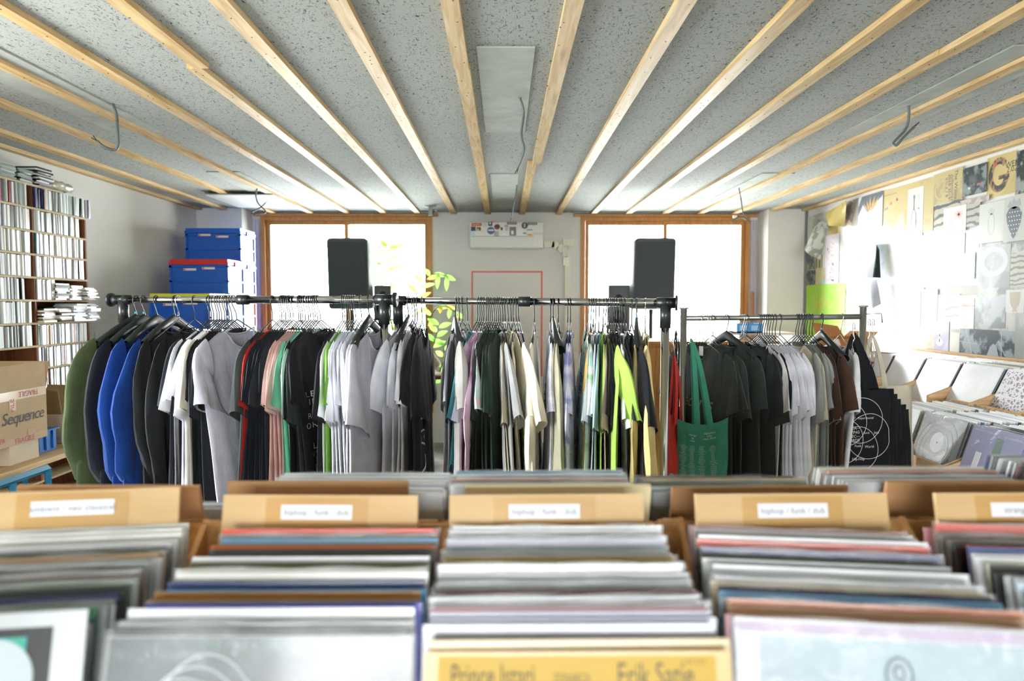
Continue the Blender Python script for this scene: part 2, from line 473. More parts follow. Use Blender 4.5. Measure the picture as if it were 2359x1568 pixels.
cable([(259, 242, 0), (268, 262, .02), (271, 300, 0), (272, 335, 0), (262, 345, 0), (240, 338, -.02), (224, 325, -.03)], zy(242), .007, 'thick grey cable curling from the near left ceiling patch')
cable([(2092, 238, 0), (2094, 262, 0), (2088, 295, .01), (2068, 318, 0), (2058, 330, 0), (2066, 334, -.02), (2080, 318, -.02), (2106, 292, 0)], zy(238), .0065, 'looped grey cable hanging from the near right ceiling patch')
cable([(1191, 425, 0), (1188, 450, 0), (1184, 470, 0), (1178, 500, 0)], 5.5, .005, 'thin grey cable hanging in front of the air conditioner')
cable([(600, 426, 0), (590, 440, 0), (593, 465, .03), (612, 487, 0), (600, 492, -.03), (579, 490, 0), (600, 478, .02), (611, 468, 0)], 5.6, .006, 'tangled grey cable hanging at back left near the blue crates')
cable([(1702, 428, 0), (1707, 458, 0), (1712, 490, 0), (1722, 503, 0), (1700, 500, -.02), (1686, 512, 0), (1700, 498, .02), (1722, 507, 0)], 5.6, .005, 'looped grey cable with ivory connector above the right window', conn=(1693, 499))

# ------------------------------------------------------------------ back wall: air conditioner, pipes, tape, socket
acw = mat('ac_white', '#dfe1dc', .35)
ac0, ac1 = at(1082, 510, DB - .22), at(1252, 571, DB - .22)
ac = empty('air_conditioner', ((ac0.x + ac1.x) / 2, DB - .11, ac1.z), 'white wall air conditioner covered in stickers between the two windows', 'air conditioner')
AW, AH = ac1.x - ac0.x, ac0.z - ac1.z
bd = rbox(AW, .218, AH, .014); xf(bd, lambda v: (v.x, v.y, v.z + AH / 2)); bd.build('body', acw, ac, True)
MB().b2(-AW / 2 + .02, AW / 2 - .1, -.116, -.108, .016, AH * .42).build('air_flap', mat('ac_flap', '#d2d5d0', .4), ac)
MB().b2(-AW / 2 + .02, AW / 2 - .1, -.1105, -.108, AH * .43, AH * .45).build('vent_slot', mat('slot_grey', '#8b9290', .5), ac)
MB().b2(AW / 2 - .09, AW / 2 - .01, -.113, -.108, .01, AH * .42).build('display_panel', mat('ac_panel', '#d9dbd6', .4), ac)
def sticker(x0, y0, x1, y1, c, round_=False, extra=None):
    # coordinates in the close-up of the unit (left 100..1595, top 185..710)
    u0 = (x0 - 100) / 1495 * AW - AW / 2; u1 = (x1 - 100) / 1495 * AW - AW / 2
    z0 = (710 - y1) / 525 * AH; z1 = (710 - y0) / 525 * AH
    mb = MB(); cx, cz = (u0 + u1) / 2, (z0 + z1) / 2
    if round_:
        pts = [(cx + (u1 - u0) / 2 * math.cos(a * math.pi / 12), -.1112, cz + (z1 - z0) / 2 * math.sin(a * math.pi / 12)) for a in range(24)]
        mb.prism(pts, (0, .003, 0))
    else: mb.b2(u0, u1, -.1112, -.108, z0, z1)
    o = mb.build('sticker', mat('sticker', c, .5), ac)
    if extra:
        k = MB()
        for (a0, b0, a1, b1) in extra[1]:
            k.b2((a0 - 100) / 1495 * AW - AW / 2, (a1 - 100) / 1495 * AW - AW / 2, -.1122, -.111, (710 - b1) / 525 * AH, (710 - b0) / 525 * AH)
        k.build('sticker_print', mat('sticker_print', extra[0], .5), o)
sticker(135, 215, 342, 275, '#c33b2e', extra=('#e9b9a0', [(160 + i * 22, 235, 174 + i * 22, 255) for i in range(7)]))
sticker(352, 205, 460, 300, '#c6ccd0', True); sticker(475, 190, 560, 272, '#26302f', extra=('#dfe1dc', [(500, 200, 530, 240)]))
sticker(545, 200, 690, 232, '#e4c4c0'); sticker(592, 238, 715, 345, '#2f3835', True, ('#c4402f', [(600, 290, 625, 320), (690, 290, 712, 320), (620, 318, 690, 335)]))
sticker(125, 285, 222, 372, '#34424a'); sticker(240, 298, 325, 368, '#3b4638', extra=('#e2c93c', [(250, 330, 290, 362)]))
sticker(452, 290, 602, 440, '#3d6690', True, ('#e6e8e2', [(470, 345, 585, 372)]))
sticker(595, 380, 690, 472, '#39403f', extra=('#e6e8e2', [(605 + i * 30, 388 + j * 28, 625 + i * 30, 408 + j * 28) for i in range(3) for j in range(3)]))
sticker(725, 295, 770, 362, '#3f4947', True); sticker(852, 188, 1052, 242, '#4a3f4a', extra=('#b98a94', [(865, 200, 1040, 225)]))
sticker(905, 290, 1040, 465, '#6f7674', extra=('#e6e8e2', [(940, 365, 990, 440)])); sticker(1042, 335, 1178, 462, '#e3e6ea')
sticker(1148, 197, 1278, 328, '#34403c', True, ('#b3b8b2', [(1195, 225, 1230, 300)])); sticker(1272, 203, 1465, 250, '#2d3835', extra=('#aeb8b0', [(1290 + i * 28, 213, 1306 + i * 28, 240) for i in range(6)]))
sticker(1252, 338, 1372, 360, '#4fa690'); sticker(1252, 428, 1378, 466, '#d59d2e', True); sticker(1180, 405, 1250, 425, '#3e4a4c'); sticker(1385, 400, 1580, 450, '#c9ccc8')
sticker(806, 255, 880, 290, '#8f9693'); sticker(820, 300, 872, 370, '#b7b6a4'); sticker(120, 380, 215, 458, '#c4d6e4')
ivory = mat('ivory_duct', '#d8d6c2', .5)
dz = DB - .035
pipe = empty('pipe_cover', at(1252, 562, dz), 'ivory plastic pipe cover running from the air conditioner down the wall', 'pipe')
po = pipe.location
def rib(P, w, name):
    P = [at(x, y, dz) - po for x, y in P]; mb = MB()
    for a, b in zip(P, P[1:]):
        d = (b - a).normalized(); n = Vector((-d.z, 0, d.x)) * w / 2
        mb.prism([a - n, b - n, b + n, a + n], (0, .033, 0))
    return mb.build(name, ivory, pipe)
rib([(1253, 563), (1277, 563)], .06, 'straight_duct')
rib([(1272, 562), (1287, 566), (1300, 580), (1307, 592)], .075, 'elbow_duct')
p1 = at(1308, 590, dz) - po; p2 = at(1308, 1060, dz) - po
MB().b2(p1.x - .03, p1.x + .03, 0, .033, -po.z + .3, p1.z).build('vertical_duct', ivory, pipe)
sk0, sk1 = at(1297, 551, DB - .02), at(1322, 566, DB - .02)
sk = empty('wall_socket', ((sk0.x + sk1.x) / 2, DB - .012, sk1.z), 'ivory wall socket with dangling cords right of the air conditioner', 'socket')
MB().b2(sk0.x - sk.location.x, sk1.x - sk.location.x, -.012, .011, 0, sk0.z - sk1.z).build('socket_plate', ivory, sk)
wc = mat('cord_white', '#e3e3d8', .5)
MB().tube([at(x, y, DB - .055) - sk.location for x, y in ((1299, 560), (1297, 575), (1299, 588), (1303, 594))], .004).build('cord', wc, sk, True)
MB().tube([at(x, y, DB - .055) - sk.location for x, y in ((1310, 560), (1310, 575), (1309, 590), (1305, 594))], .004).build('cord', wc, sk, True)
MB().box(.0, -.05, 0, .06, .012, .085).build('power_adapter', wc, sk).location = (at(1303, 603, DB - .05) - sk.location) * 1.0
tp = mat('red_tape', '#d96a5e', .7)
t0, t1 = at(1086, 624, DB - .002), at(1249, 1000, DB - .002)
mb = MB(); w = .016
mb.b2(t0.x, t1.x, DB - .0015, DB - .0002, t0.z - w, t0.z)
for x in (t0.x, t1.x - w): mb.b2(x, x + w, DB - .0015, DB - .0002, .7, t0.z - .012)
tag(mb.build('tape_outline', tp), 'thin red tape rectangle stuck on the wall below the air conditioner', 'tape')

# ------------------------------------------------------------------ speakers
spk = mat('speaker_black', '#444c4e', .55, bump=.1, bscale=400)  # black lifted towards grey: window haze put into the colour
grl = mat('speaker_grille', '#3a4244', .7, bump=.4, bscale=600)
def speaker(px0, px1, py0, py1, Y, label, flip=1, side=1):
    a, b = at(px0, py0, Y), at(px1, py1, Y)
    W, H = b.x - a.x, a.z - b.z
    e = empty('loudspeaker', ((a.x + b.x) / 2, Y + .16, b.z), label, 'speaker', 'large loudspeakers on stands')
    m = rbox(W, .32, H, .03, 4)
    xf(m, lambda v: (v.x * (1 - .10 * max(0, v.y / .16) ) + flip * .012 * (v.z / H), v.y, v.z + H / 2 + (.012 * (1 - (v.x * 2 / W) ** 2) if v.z > H * .4 else 0)))
    m.build('cabinet', spk, e, True)
    g = rbox(W * .93, .02, H * .9, .009, 2); xf(g, lambda v: (v.x + flip * .012 * (v.z / H), v.y - .158, v.z + H / 2)); g.build('grille', grl, e, True)
    MB().b2(-.03, .03, -.172, -.165, H * .07, H * .11).build('badge', mat('badge_grey', '#59605f', .4), e)
    h = rbox(.03, .14, H * .42, .012, 2); xf(h, lambda v: (v.x + side * (W / 2 + .002), v.y, v.z + H * .45)); h.build('side_handle', spk, e, True)
    s = empty('speaker_stand', (e.location.x, e.location.y, 0), label.replace('loudspeaker', 'tripod stand under the loudspeaker') , 'stand', 'tripod speaker stands')
    bz = b.z
    MB().cyl((0, 0, .25), (0, 0, bz - .002), .0175).build('pole', mat('stand_grey', '#4b5557', .4, .3), s, True)
    MB().cyl((0, 0, .62), (0, 0, .72), .028).build('collar', dark, s, True)
    for k in range(3):
        an = k * 2.094 + .5; c, q = math.cos(an), math.sin(an)
        l = MB(); l.tube([(c * .02, q * .02, .66), (c * .46, q * .46, .012)], .011); l.tube([(c * .02, q * .02, .28), (c * .24, q * .24, .34)], .008)
        l.build('leg', dark, s, True)
    return e
speaker(752, 848, 548, 712, 5.9, 'large black loudspeaker on a stand before the left window', -1, -1)
speaker(1463, 1556, 548, 712, 5.9, 'large black loudspeaker on a stand before the right window', 1, 1)
for o in COL.objects:
    if o.name.startswith('speaker_stand'):
        o['label'] = 'black tripod stand carrying the loudspeaker before the %s window' % ('left' if o.location.x < 0 else 'right')
def monitor(px0, px1, py0, H, Y, label, ang):
    a, b = at(px0, py0, Y), at(px1, py0, Y); W = b.x - a.x
    e = empty('monitor_speaker', ((a.x + b.x) / 2, Y + .1, a.z - H), label, 'speaker', 'small dark speakers behind the clothes rails', (0, 0, ang))
    m = rbox(W * .92, .2, H, .012, 3); xf(m, lambda v: (v.x, v.y, v.z + H / 2)); m.build('cabinet', mat('monitor_black', '#444c4e', .5), e, True)
    for z, r in ((.3, .06), (.72, .03)):
        k = MB(); k.cyl((0, -.106, H * z), (0, -.099, H * z), r, 24); k.build('driver_cone', mat('cone', '#1d2223', .5), e, True)
    s = empty('speaker_plinth', (e.location.x, e.location.y, 0), 'slim dark plinth under ' + label.replace('small dark ', 'the small '), 'stand', 'slim speaker plinths')
    MB().b2(-.1, .1, -.09, .09, a.z - H - .02, a.z - H - .002).build('top_plate', dark, s)
    MB().b2(-.03, .03, -.03, .03, .02, a.z - H - .02).build('column', dark, s)
    MB().b2(-.12, .12, -.11, .11, 0, .02).build('base_plate', dark, s)
monitor(853, 895, 657, .3, 6.2, 'small dark monitor speaker between left loudspeaker and plant', .3)
monitor(1405, 1459, 656, .42, 6.4, 'small dark monitor speaker left of the right loudspeaker', -.25)
# ------------------------------------------------------------------ clothes rails
def m_chrome():
    return mat('chrome', '#c9cccb', .12, 1.0)
chrome = m_chrome(); steel = mat('brushed_steel', '#a9aaa5', .35, .9); blk = mat('black_plastic', '#1b2122', .38, coat=.2)
def rail_pts(pa, ya, Ya, pb, yb, Yb): return at(pa, ya, Ya), at(pb, yb, Yb)
RAILS = {
    'left': rail_pts(258, 690.5, 3.02, 908, 690, 2.74),
    'middle': rail_pts(914, 692, 2.93, 1556, 697.5, 2.68),
    'right': rail_pts(1575, 733, 3.28, 1988, 729, 3.22),
}
def rail_at(name, px):
    A, B = RAILS[name]; d = ray(px, 700); k = d.x / d.y
    # A.x + t*(B.x-A.x) = k*(A.y + t*(B.y-A.y))
    t = (k * A.y - A.x) / ((B.x - A.x) - k * (B.y - A.y))
    return A + (B - A) * t
def big_rack(name, pole_px, joint_px, label):
    A, B = RAILS[name]
    e = empty('clothes_rail', (A.x, A.y, 0), label, 'clothes rail', 'chrome extendable clothes rails')
    o = Vector((A.x, A.y, 0)); d = (B - A).normalized(); a, b = A - o, B - o
    j = rail_at(name, joint_px) - o
    MB().cyl(a, j, .0135, 20).build('inner_rail', chrome, e, True)
    MB().cyl(j, b, .0155, 20).build('outer_rail', chrome, e, True)
    MB().cyl(j - d * .024, j + d * .024, .0205, 20).build('joint_collar', blk, e, True)
    for k, px in enumerate(pole_px):
        p = rail_at(name, px) - o
        end = a if k == 0 else b
        mb = MB(); mb.cyl(p - d * .034, p + d * .034, .021, 20); mb.cyl(p - Vector((0, 0, .1)), p, .0215, 20); mb.cyl(p, end, .021, 20)
        mb.cyl(end, end + d * (-.008 if k == 0 else .008), .03, 24)
        mb.build('corner_fitting', blk, e, True)
        MB().cyl((p.x, p.y, .12), (p.x, p.y, p.z - .06), .0165, 20).build('pole', chrome, e, True)
        MB().cyl((p.x, p.y, .60), (p.x, p.y, .68), .021, 20).build('height_collar', blk, e, True)
        n = Vector((-d.y, d.x, 0))
        q = Vector((p.x, p.y, .12))
        MB().cyl(q - n * .24, q + n * .24, .013, 12).build('foot_bar', chrome, e, True)
        for s in (-1, 1):
            c = q + n * .24 * s
            k2 = MB(); k2.cyl(c, c - Vector((0, 0, .06)), .014, 12); k2.cyl(c + d * -.012 - Vector((0, 0, .09)), c + d * .012 - Vector((0, 0, .09)), .029, 20)
            k2.build('caster', blk, e, True)
    mb = MB(); p0 = rail_at(name, pole_px[0]) - o; p1 = rail_at(name, pole_px[1]) - o
    mb.cyl((p0.x, p0.y, .125), (p1.x, p1.y, .125), .012, 12).build('bottom_bar', chrome, e, True)
    return e
big_rack('left', (284, 885), 560, 'long chrome clothes rail on the left with black fittings')
big_rack('middle', (917, 1533), 1209, 'chrome clothes rail in the middle with black joint collar')
A, B = RAILS['right']; o = Vector((A.x, A.y, 0)); d3 = (B - A).normalized()
e = empty('clothes_rail', o, 'brushed steel clothes rail on the right, lower than the others', 'clothes rail')
MB().cyl(A - o, B - o, .0125, 20).build('top_rail', steel, e, True)
for k, P in enumerate((A, B)):
    q = P - o; up = .045
    mb = MB(); mb.cyl((q.x, q.y, .03), (q.x, q.y, q.z + up), .0155, 20); mb.build('post', steel, e, True)
    MB().cyl((q.x, q.y, q.z + up), (q.x, q.y, q.z + up + .008), .022, 20).build('post_cap', steel, e, True)
    MB().b2(q.x - .02, q.x + .02, q.y - .25, q.y + .25, .0, .03).build('foot', steel, e)
    s = -1 if k == 0 else 1
    MB().tube([q + Vector((0, 0, .012)), q + d3 * .085 * s + Vector((0, 0, .014)), q + d3 * .09 * s + Vector((0, 0, -.03))], .0028, 6).build('side_wire', chrome, e, True)

# ------------------------------------------------------------------ fabrics
def fab(name, c, kind='plain', c2=None, c3=None):
    key = ('fab', name)
    if key in MATS: return MATS[key]
    m = bpy.data.materials.new('fabric_' + name); m.use_nodes = True
    N, L = nodes(m); b = N['Principled BSDF']
    b.inputs['Roughness'].default_value = .88; b.inputs['Specular IOR Level'].default_value = .25
    b.inputs['Sheen Weight'].default_value = .12
    tc = N.new('ShaderNodeTexCoord'); n = N.new('ShaderNodeTexNoise'); n.inputs['Detail'].default_value = 4
    L.new(tc.outputs['Object'], n.inputs['Vector'])
    r = N.new('ShaderNodeValToRGB'); el = r.color_ramp.elements
    c = lin(c)
    if kind == 'plain':
        n.inputs['Scale'].default_value = 14; el[0].color = (*[x * .9 for x in c], 1); el[1].color = (*[min(1, x * 1.08) for x in c], 1); el[0].position = .35; el[1].position = .65
    elif kind == 'heather':
        mp = N.new('ShaderNodeMapping'); mp.inputs['Scale'].default_value = (1, 1, 4); L.new(tc.outputs['Object'], mp.inputs[0]); L.new(mp.outputs[0], n.inputs['Vector'])
        n.inputs['Scale'].default_value = 160; el[0].color = (*[x * .84 for x in c], 1); el[1].color = (*[min(1, x * 1.12) for x in c], 1); el[0].position = .35; el[1].position = .62
    else:
        n.inputs['Scale'].default_value = 9; n.inputs['Distortion'].default_value = 1.2
        el[0].color = (*c, 1); el[0].position = .36; el[1].color = (*lin(c2), 1); el[1].position = .52
        if c3: x = el.new(.66); x.color = (*lin(c3), 1)
    L.new(n.outputs['Fac'], r.inputs[0]); L.new(r.outputs[0], b.inputs['Base Color'])
    n3 = N.new('ShaderNodeTexNoise'); n3.inputs['Scale'].default_value = 25; n3.inputs['Detail'].default_value = 5; n3.inputs['Distortion'].default_value = .6
    mp3 = N.new('ShaderNodeMapping'); mp3.inputs['Scale'].default_value = (1, 1, .35)
    L.new(tc.outputs['Object'], mp3.inputs[0]); L.new(mp3.outputs[0], n3.inputs['Vector'])
    bp = N.new('ShaderNodeBump'); bp.inputs['Strength'].default_value = .35; bp.inputs['Distance'].default_value = .012
    L.new(n3.outputs['Fac'], bp.inputs['Height']); L.new(bp.outputs[0], b.inputs['Normal'])
    MATS[key] = m
    return m
FAB = {
    'olive green': ('#485638',), 'navy': ('#10151f',), 'royal blue': ('#08367e',), 'black': ('#15181c',), 'dark navy': ('#1a2029',),
    'white': ('#eceef6',), 'cream': ('#e8e3d2',), 'pale lilac grey': ('#b6b8c6',), 'charcoal': ('#343c3d', 'heather'), 'red': ('#b3231a',),
    'pale pink': ('#c9aba6',), 'mint green': ('#6fb497',), 'pale mint': ('#b4ddcc',), 'leaf green': ('#6ba03c',), 'light heather grey': ('#d8dbe4',),
    'warm grey': ('#b0aeaa',), 'teal': ('#3f8796',), 'sky blue tie-dyed': ('#8fc6d4', 'tie', '#d3e4ea'), 'pink tie-dyed': ('#c07fae', 'tie', '#e0c0d8'),
    'rainbow tie-dyed': ('#dfe3ea', 'tie', '#b9d8d4', '#e4c2c9'), 'dark green': ('#22372a',), 'mid grey': ('#9fa2a3',), 'beige': ('#b5ad8f',), 'pale cream': ('#eae2ca',),
    'purple tie-dyed': ('#9a74b4', 'tie', '#cfb6d6'), 'pale mint tie-dyed': ('#c6ded8', 'tie', '#dfe6e2', '#8dbb7d'), 'ivory': ('#eae4d2',),
    'lilac tie-dyed': ('#aab0dc', 'tie', '#d4d8ea', '#8b8fc6'), 'sage beige': ('#a8a58f',), 'white tie-dyed': ('#d5d6de', 'tie', '#bcc1d6', '#e2e2e6'),
    'green tie-dyed': ('#8cc08a', 'tie', '#dae5de', '#a5cfc0'), 'mustard': ('#cba14b',), 'light blue': ('#a9c8d8',), 'lime green': ('#a5cf5c',),
    'butter yellow': ('#ead694',), 'khaki yellow': ('#c4b478',), 'brown': ('#4b3629',), 'heather grey': ('#a3a6a5', 'heather'), 'off-black': ('#2a302f',),
    'washed black': ('#343a37',), 'soft ivory': ('#cdc6ae',),
}
def fmat(n):
    t = FAB[n]; return fab(n, *t)

# ------------------------------------------------------------------ garments
def zt(u, a, front, neck=.088, depth=.085):
    w = abs(u)
    if w < neck:
        d = depth if front else .022
        return -.122 - d * math.sqrt(max(0, 1 - (w / neck) ** 2)) ** 1.0
    s = -.122 - (w - neck) * .47
    e = max(0, w - (a - .02)) / .02
    return s - .05 * e * e
def fold(u, v, s, amp):
    g = v ** .7
    return amp * g * (math.sin(u * 78 + s * 5.0 + .8 * math.sin(v * 3 + s * 2)) * .6 + math.sin(u * 41 - s * 3 + v * 1.3) * .7 + .5 * math.sin(u * 130 + s * 9 + v * 2) * v)
class G: pass
def garment_shape(L=.70, a=.25, b=.012, amp=.009, s=0, front=1, sleeves='short', swing=0, seed=0, flare=.02):
    g = G(); rr = random.Random(seed)
    g.L, g.a, g.b, g.amp, g.s, g.front = L, a, b, amp, s, front
    ph = rr.uniform(0, 6)
    def surf(u, v, side):                # side +1/-1 : x+ or x-
        aa = a + flare * v * v - .008 * math.sin(v * 3.1)
        uu = u * aa / a
        z0 = zt(u, a, side == front)
        z = z0 * (1 - v) - (.122 + L + .01 * math.sin(u * 12 + ph)) * v
        q = max(0, 1 - (u / a) ** 2) ** .45
        bb = b * (.35 + .65 * min(1, v * 2.5))
        if v < .12 and abs(u) < .088: bb = max(bb, .012 * (1 - v / .12) + bb * v / .12)
        d = side * bb * q + fold(uu, v, s, amp) + .004 * math.sin(v * 6 + ph) * v
        return Vector((d, -uu, z))
    g.surf = surf
    mb = MB(); NU, NV = 22, 22
    P = []
    for j in range(NV + 1):
        v = (j / NV) ** 1.15; row = []
        for i in range(2 * NU):
            th = math.pi * i / NU + 1e-4
            u = a * math.cos(th); side = 1 if i < NU else -1
            if i == 0 or i == NU: side = 1
            row.append(surf(max(-a, min(a, u)), v, side))
        row.append(row[0]); P.append(row)
    mb.grid(P)
    # sleeves
    for sd in (1, -1):
        if sleeves == 'none': break
        j1, j2 = rr.uniform(-.02, .03), rr.uniform(-.065, .01)
        sw = swing if sd == 1 else -swing * .5
        sw += rr.uniform(-.5, .5) * b
        if sleeves == 'short':
            T = [(a - .055, -.155), (a - .012, -.185), (a + .018, -.235), (a + .034 + j1 * .5, -.31 + j2 * .4), (a + .045 + j1, -.39 + j2)]
            Bt = [(a - .055, -.33), (a - .045, -.345), (a - .055, -.37), (a - .075, -.42 + j2 * .4), (a - .095 - j1, -.465 + j2 * 1.1)]
        else:
            T = [(a - .055, -.155), (a - .005, -.20), (a + .035, -.30), (a + .05 + j1, -.43), (a + .04, -.56), (a + .005 + j1, -.68), (a - .03, -.745)]
            Bt = [(a - .055, -.33), (a - .045, -.36), (a - .05, -.43), (a - .055, -.50), (a - .06, -.60), (a - .075, -.70), (a - .10, -.755)]
        if sleeves == 'puff':
            T = [(p[0] + .02 * math.sin(i / 6 * 3.14), p[1]) for i, p in enumerate(T)]
        T = smooth_path([(x, 0, z) for x, z in T], 2); Bt = smooth_path([(x, 0, z) for x, z in Bt], 2)
        n = len(T); P = []
        for i in range(n):
            t = i / (n - 1); c = (T[i] + Bt[i]) / 2; h = (T[i] - Bt[i]) / 2
            row = []
            for k in range(16):
                an = 2 * math.pi * k / 16
                tb = (b * .9 + (.010 if sleeves == 'short' else .012) * (1 if swing else .35)) * (.5 + .5 * t)
                x = math.sin(an) * tb
                p = c + h * math.cos(an)
                u = p.x * sd
                dd = sw * t ** 1.3 + fold(u, min(1, -p.z), s, amp) + amp * .5 * math.sin(an * 3 + i * .9 + ph) * t
                row.append(Vector((x + dd, -u, p.z)))
            row.append(row[0]); P.append(row)
        mb.grid(P)
    g.mb = mb
    # collar ribbing
    cl = MB(); P = []
    NK = 20
    for side in (front, -front):
        P += [(-.088 + .176 * k / NK) * (1 if side == front else -1) for k in range(NK)]
    pts = []
    for idx, u in enumerate(P):
        side = front if idx < NK else -front
        q = surf(u, 0.0, side); pts.append(q + Vector((0, 0, .001)))
    cl.tube(pts, .0042, 5, closed=True)
    g.collar = cl
    return g

def hook_pts(R_, drop=.085):
    P = []
    for k in range(-3, 13):
        an = math.pi * (k / 12); P.append((0, math.cos(an) * R_, math.sin(an) * R_))
    P += [(0, -R_ * .9, -.018), (0, -.006, -.04), (0, 0, -.055), (0, 0, -drop)]
    return P
HM = {}
def hanger_mesh(kind, Rr):
    key = (kind, Rr)
    if key in HM: return HM[key]
    hk = MB(); fr = MB(); wire = blk
    R_ = Rr + .0032
    if kind == 'wire':
        hk.tube(hook_pts(R_), .0021, 6)
        fr.tube([(0, -.20, -.186), (0, -.02, -.092), (0, 0, -.084), (0, .02, -.092), (0, .20, -.186), (0, .205, -.196), (0, .19, -.2), (0, 0, -.2), (0, -.19, -.2), (0, -.205, -.196)], .0024, 6, closed=True)
        for s in (-1, 1): fr.tube([(0, .11 * s, -.137), (0, .115 * s, -.15), (0, .127 * s, -.15), (0, .13 * s, -.15)], .0018, 5)
    elif kind == 'silver':
        wire = chrome
        hk.tube(hook_pts(R_), .0018, 6)
        for k in range(10): hk.tube([(.003 * math.cos(k * 2), .003 * math.sin(k * 2), -.05 - k * .003), (.003 * math.cos(k * 2 + 1.8), .003 * math.sin(k * 2 + 1.8), -.053 - k * .003)], .0016, 5)
        fr.tube([(0, -.20, -.182), (0, 0, -.084), (0, .20, -.182), (0, .205, -.196), (0, 0, -.198), (0, -.205, -.196)], .0019, 6, closed=True)
    else:                               # broad contoured plastic hanger
        hk.tube(hook_pts(R_), .0026, 8); hk.cyl((0, 0, -.06), (0, 0, -.075), .0055, 8)
        P = []
        for i in range(25):
            y = -.21 + .42 * i / 24; s = abs(y) / .21
            zc = -.085 - .098 * s ** 1.15; hh = .017 + .008 * (1 - s); t = .008 + .012 * s ** 1.5
            row = []
            for k in range(12):
                an = 2 * math.pi * k / 12
                row.append((math.sin(an) * t + .012 * s * s, y, zc + math.cos(an) * hh))
            row.append(row[0]); P.append(row)
        fr.grid(P)
    HM[key] = (hk.mesh('hook', wire, True), fr.mesh('hanger_frame', wire, True), MB().cyl((0, 0, -.052), (0, 0, -.064), .0045, 10).mesh('size_ring', mat('size_ring_blue', '#2f9be0', .4)))
    return HM[key]

RAILNAME = {'left': 'left chrome rail', 'middle': 'middle chrome rail', 'right': 'right steel rail'}
def dress(rail, items, min_sp, rr_rail):
    """items: (hook px, fabric, kind, options) from left to right"""
    A, B = RAILS[rail]; dv = (B - A).normalized(); ang0 = math.atan2(dv.y, dv.x)
    pos = [(rail_at(rail, it[0]) - A).dot(dv) for it in items]
    body = [p + it[3].get('push', 0) for p, it in zip(pos, items)]
    for _ in range(400):
        for i in range(len(body) - 1):
            gap = body[i + 1] - body[i]
            if gap < min_sp:
                m = (min_sp - gap) / 2; body[i] -= m; body[i + 1] += m
    gid = 'garments on the ' + RAILNAME[rail]
    for n, (it, p, q) in enumerate(zip(items, pos, body)):
        px, fn, kind, op = it
        hp = A + dv * p
        yaw = op.get('yaw', 0) + (random.Random(n * 31 + len(rail)).uniform(-3, 3) * (1 if rail == 'middle' else .4) if 'b' not in op else 0)
        gapl = (body[n] - body[n - 1]) if n else .05; gapr = (body[n + 1] - body[n]) if n + 1 < len(body) else .05
        gap = min(gapl, gapr, .05)
        b = op.get('b', max(.006, min(.03, (gapl + gapr) * .27)))
        tilt = math.atan2(q - p, .42)
        M = Matrix.Translation(hp) @ Matrix.Rotation(ang0 + R(yaw), 4, 'Z') @ Matrix.Rotation(-tilt, 4, 'Y')
        noun = {'tee': 'tee', 'long': 'long-sleeved shirt', 'sweat': 'sweatshirt'}[kind]
        front = op.get('front', 1 if rail == 'left' else (1 if px < 1160 else -1))
        s = op.get('s', q * 3.0)
        g = garment_shape(L=op.get('L', .72 if kind == 'tee' else .74), a=op.get('a', .245 if kind == 'tee' else .25), b=b, amp=op.get('amp', .008), s=s, front=front,
                          sleeves={'tee': 'short', 'long': 'long', 'sweat': 'puff' if op.get('puff') else 'long'}[kind], swing=op.get('swing', 0), seed=n * 7 + len(rail), flare=op.get('flare', .015))
        look = op.get('look', '')
        desc = ('%s %s %s' % (look, fn, noun)).strip()
        me = g.mb.mesh(noun.replace('-', '_').replace(' ', '_') if kind != 'tee' else 't_shirt', fmat(fn), True)
        nm = {'tee': 't_shirt', 'long': 'long_sleeved_shirt', 'sweat': 'sweatshirt'}[kind]
        o = put(nm, me); o.matrix_world = M
        tag(o, '%s, %s from the left on the %s' % (desc, ordw(n + 1), RAILNAME[rail]), noun if noun != 'tee' else 't-shirt', gid)
        g.collar.build('collar', fmat(fn), o, True)
        def surf_text(txt, c, size, u0, z0, side=None, shear=0, rot=0, space=1.0, nm2='print', sx=1):
            sd = front if side is None else side
            t = text_mb(txt, size, 'CENTER', shear, space)
            ca, sa = math.cos(rot), math.sin(rot)
            def fn_(v):
                x, y = (v.x * ca - v.y * sa) * sx, v.x * sa + v.y * ca
                uu = u0 - x if sd == 1 else u0 + x     # +u is the near side
                uu = max(-g.a + .005, min(g.a - .005, uu)); z = z0 + y
                vv = max(0, min(1, (zt(uu, g.a, sd == front) - z) / (zt(uu, g.a, sd == front) + .122 + g.L)))
                p3 = g.surf(uu, vv, sd); return Vector((p3.x + sd * .003, p3.y, z))
            xf(t, fn_); t.build(nm2, mat('ink_' + c.strip('#'), c, .7), o)
        for pr in op.get('prints', ()): surf_text(**pr)
        if op.get('tag_label'):
            zz = -.165; p3 = g.surf(0, .0, -front)
            MB().b2(p3.x + front * .002, p3.x + front * .004, -.016, .016, -.18, -.135).build('neck_label', mat('label_white', '#e8e6e2', .6), o)
        # hanger
        hk = op.get('hanger', 'wire'); hm = hanger_mesh(hk, rr_rail)
        h = empty('clothes_hanger', (0, 0, 0), '%s hanger of the %s garment from the left on the %s' % ({'wire': 'black wire', 'silver': 'silver wire', 'broad': 'broad black plastic'}[hk], ordw(n + 1), RAILNAME[rail]), 'hanger', 'hangers on the ' + RAILNAME[rail])
        h.matrix_world = M
        put('hook', hm[0], h); put('hanger_frame', hm[1], h)
        if op.get('ring'): put('size_ring', hm[2], h)['label'] = 'blue size ring'
W = dict
def LR(c, u0, zz, size=.026, sp=1.2, side=None):
    return [W(txt=t, c=c, size=size, u0=u0, sx=1.7, z0=zz - i * size * (.95 if i < 2 else 1.12) - (.012 if i > 1 else 0), space=sp, side=side) for i, t in enumerate(('LEA', 'VING', 'REC', 'ORDS'))]
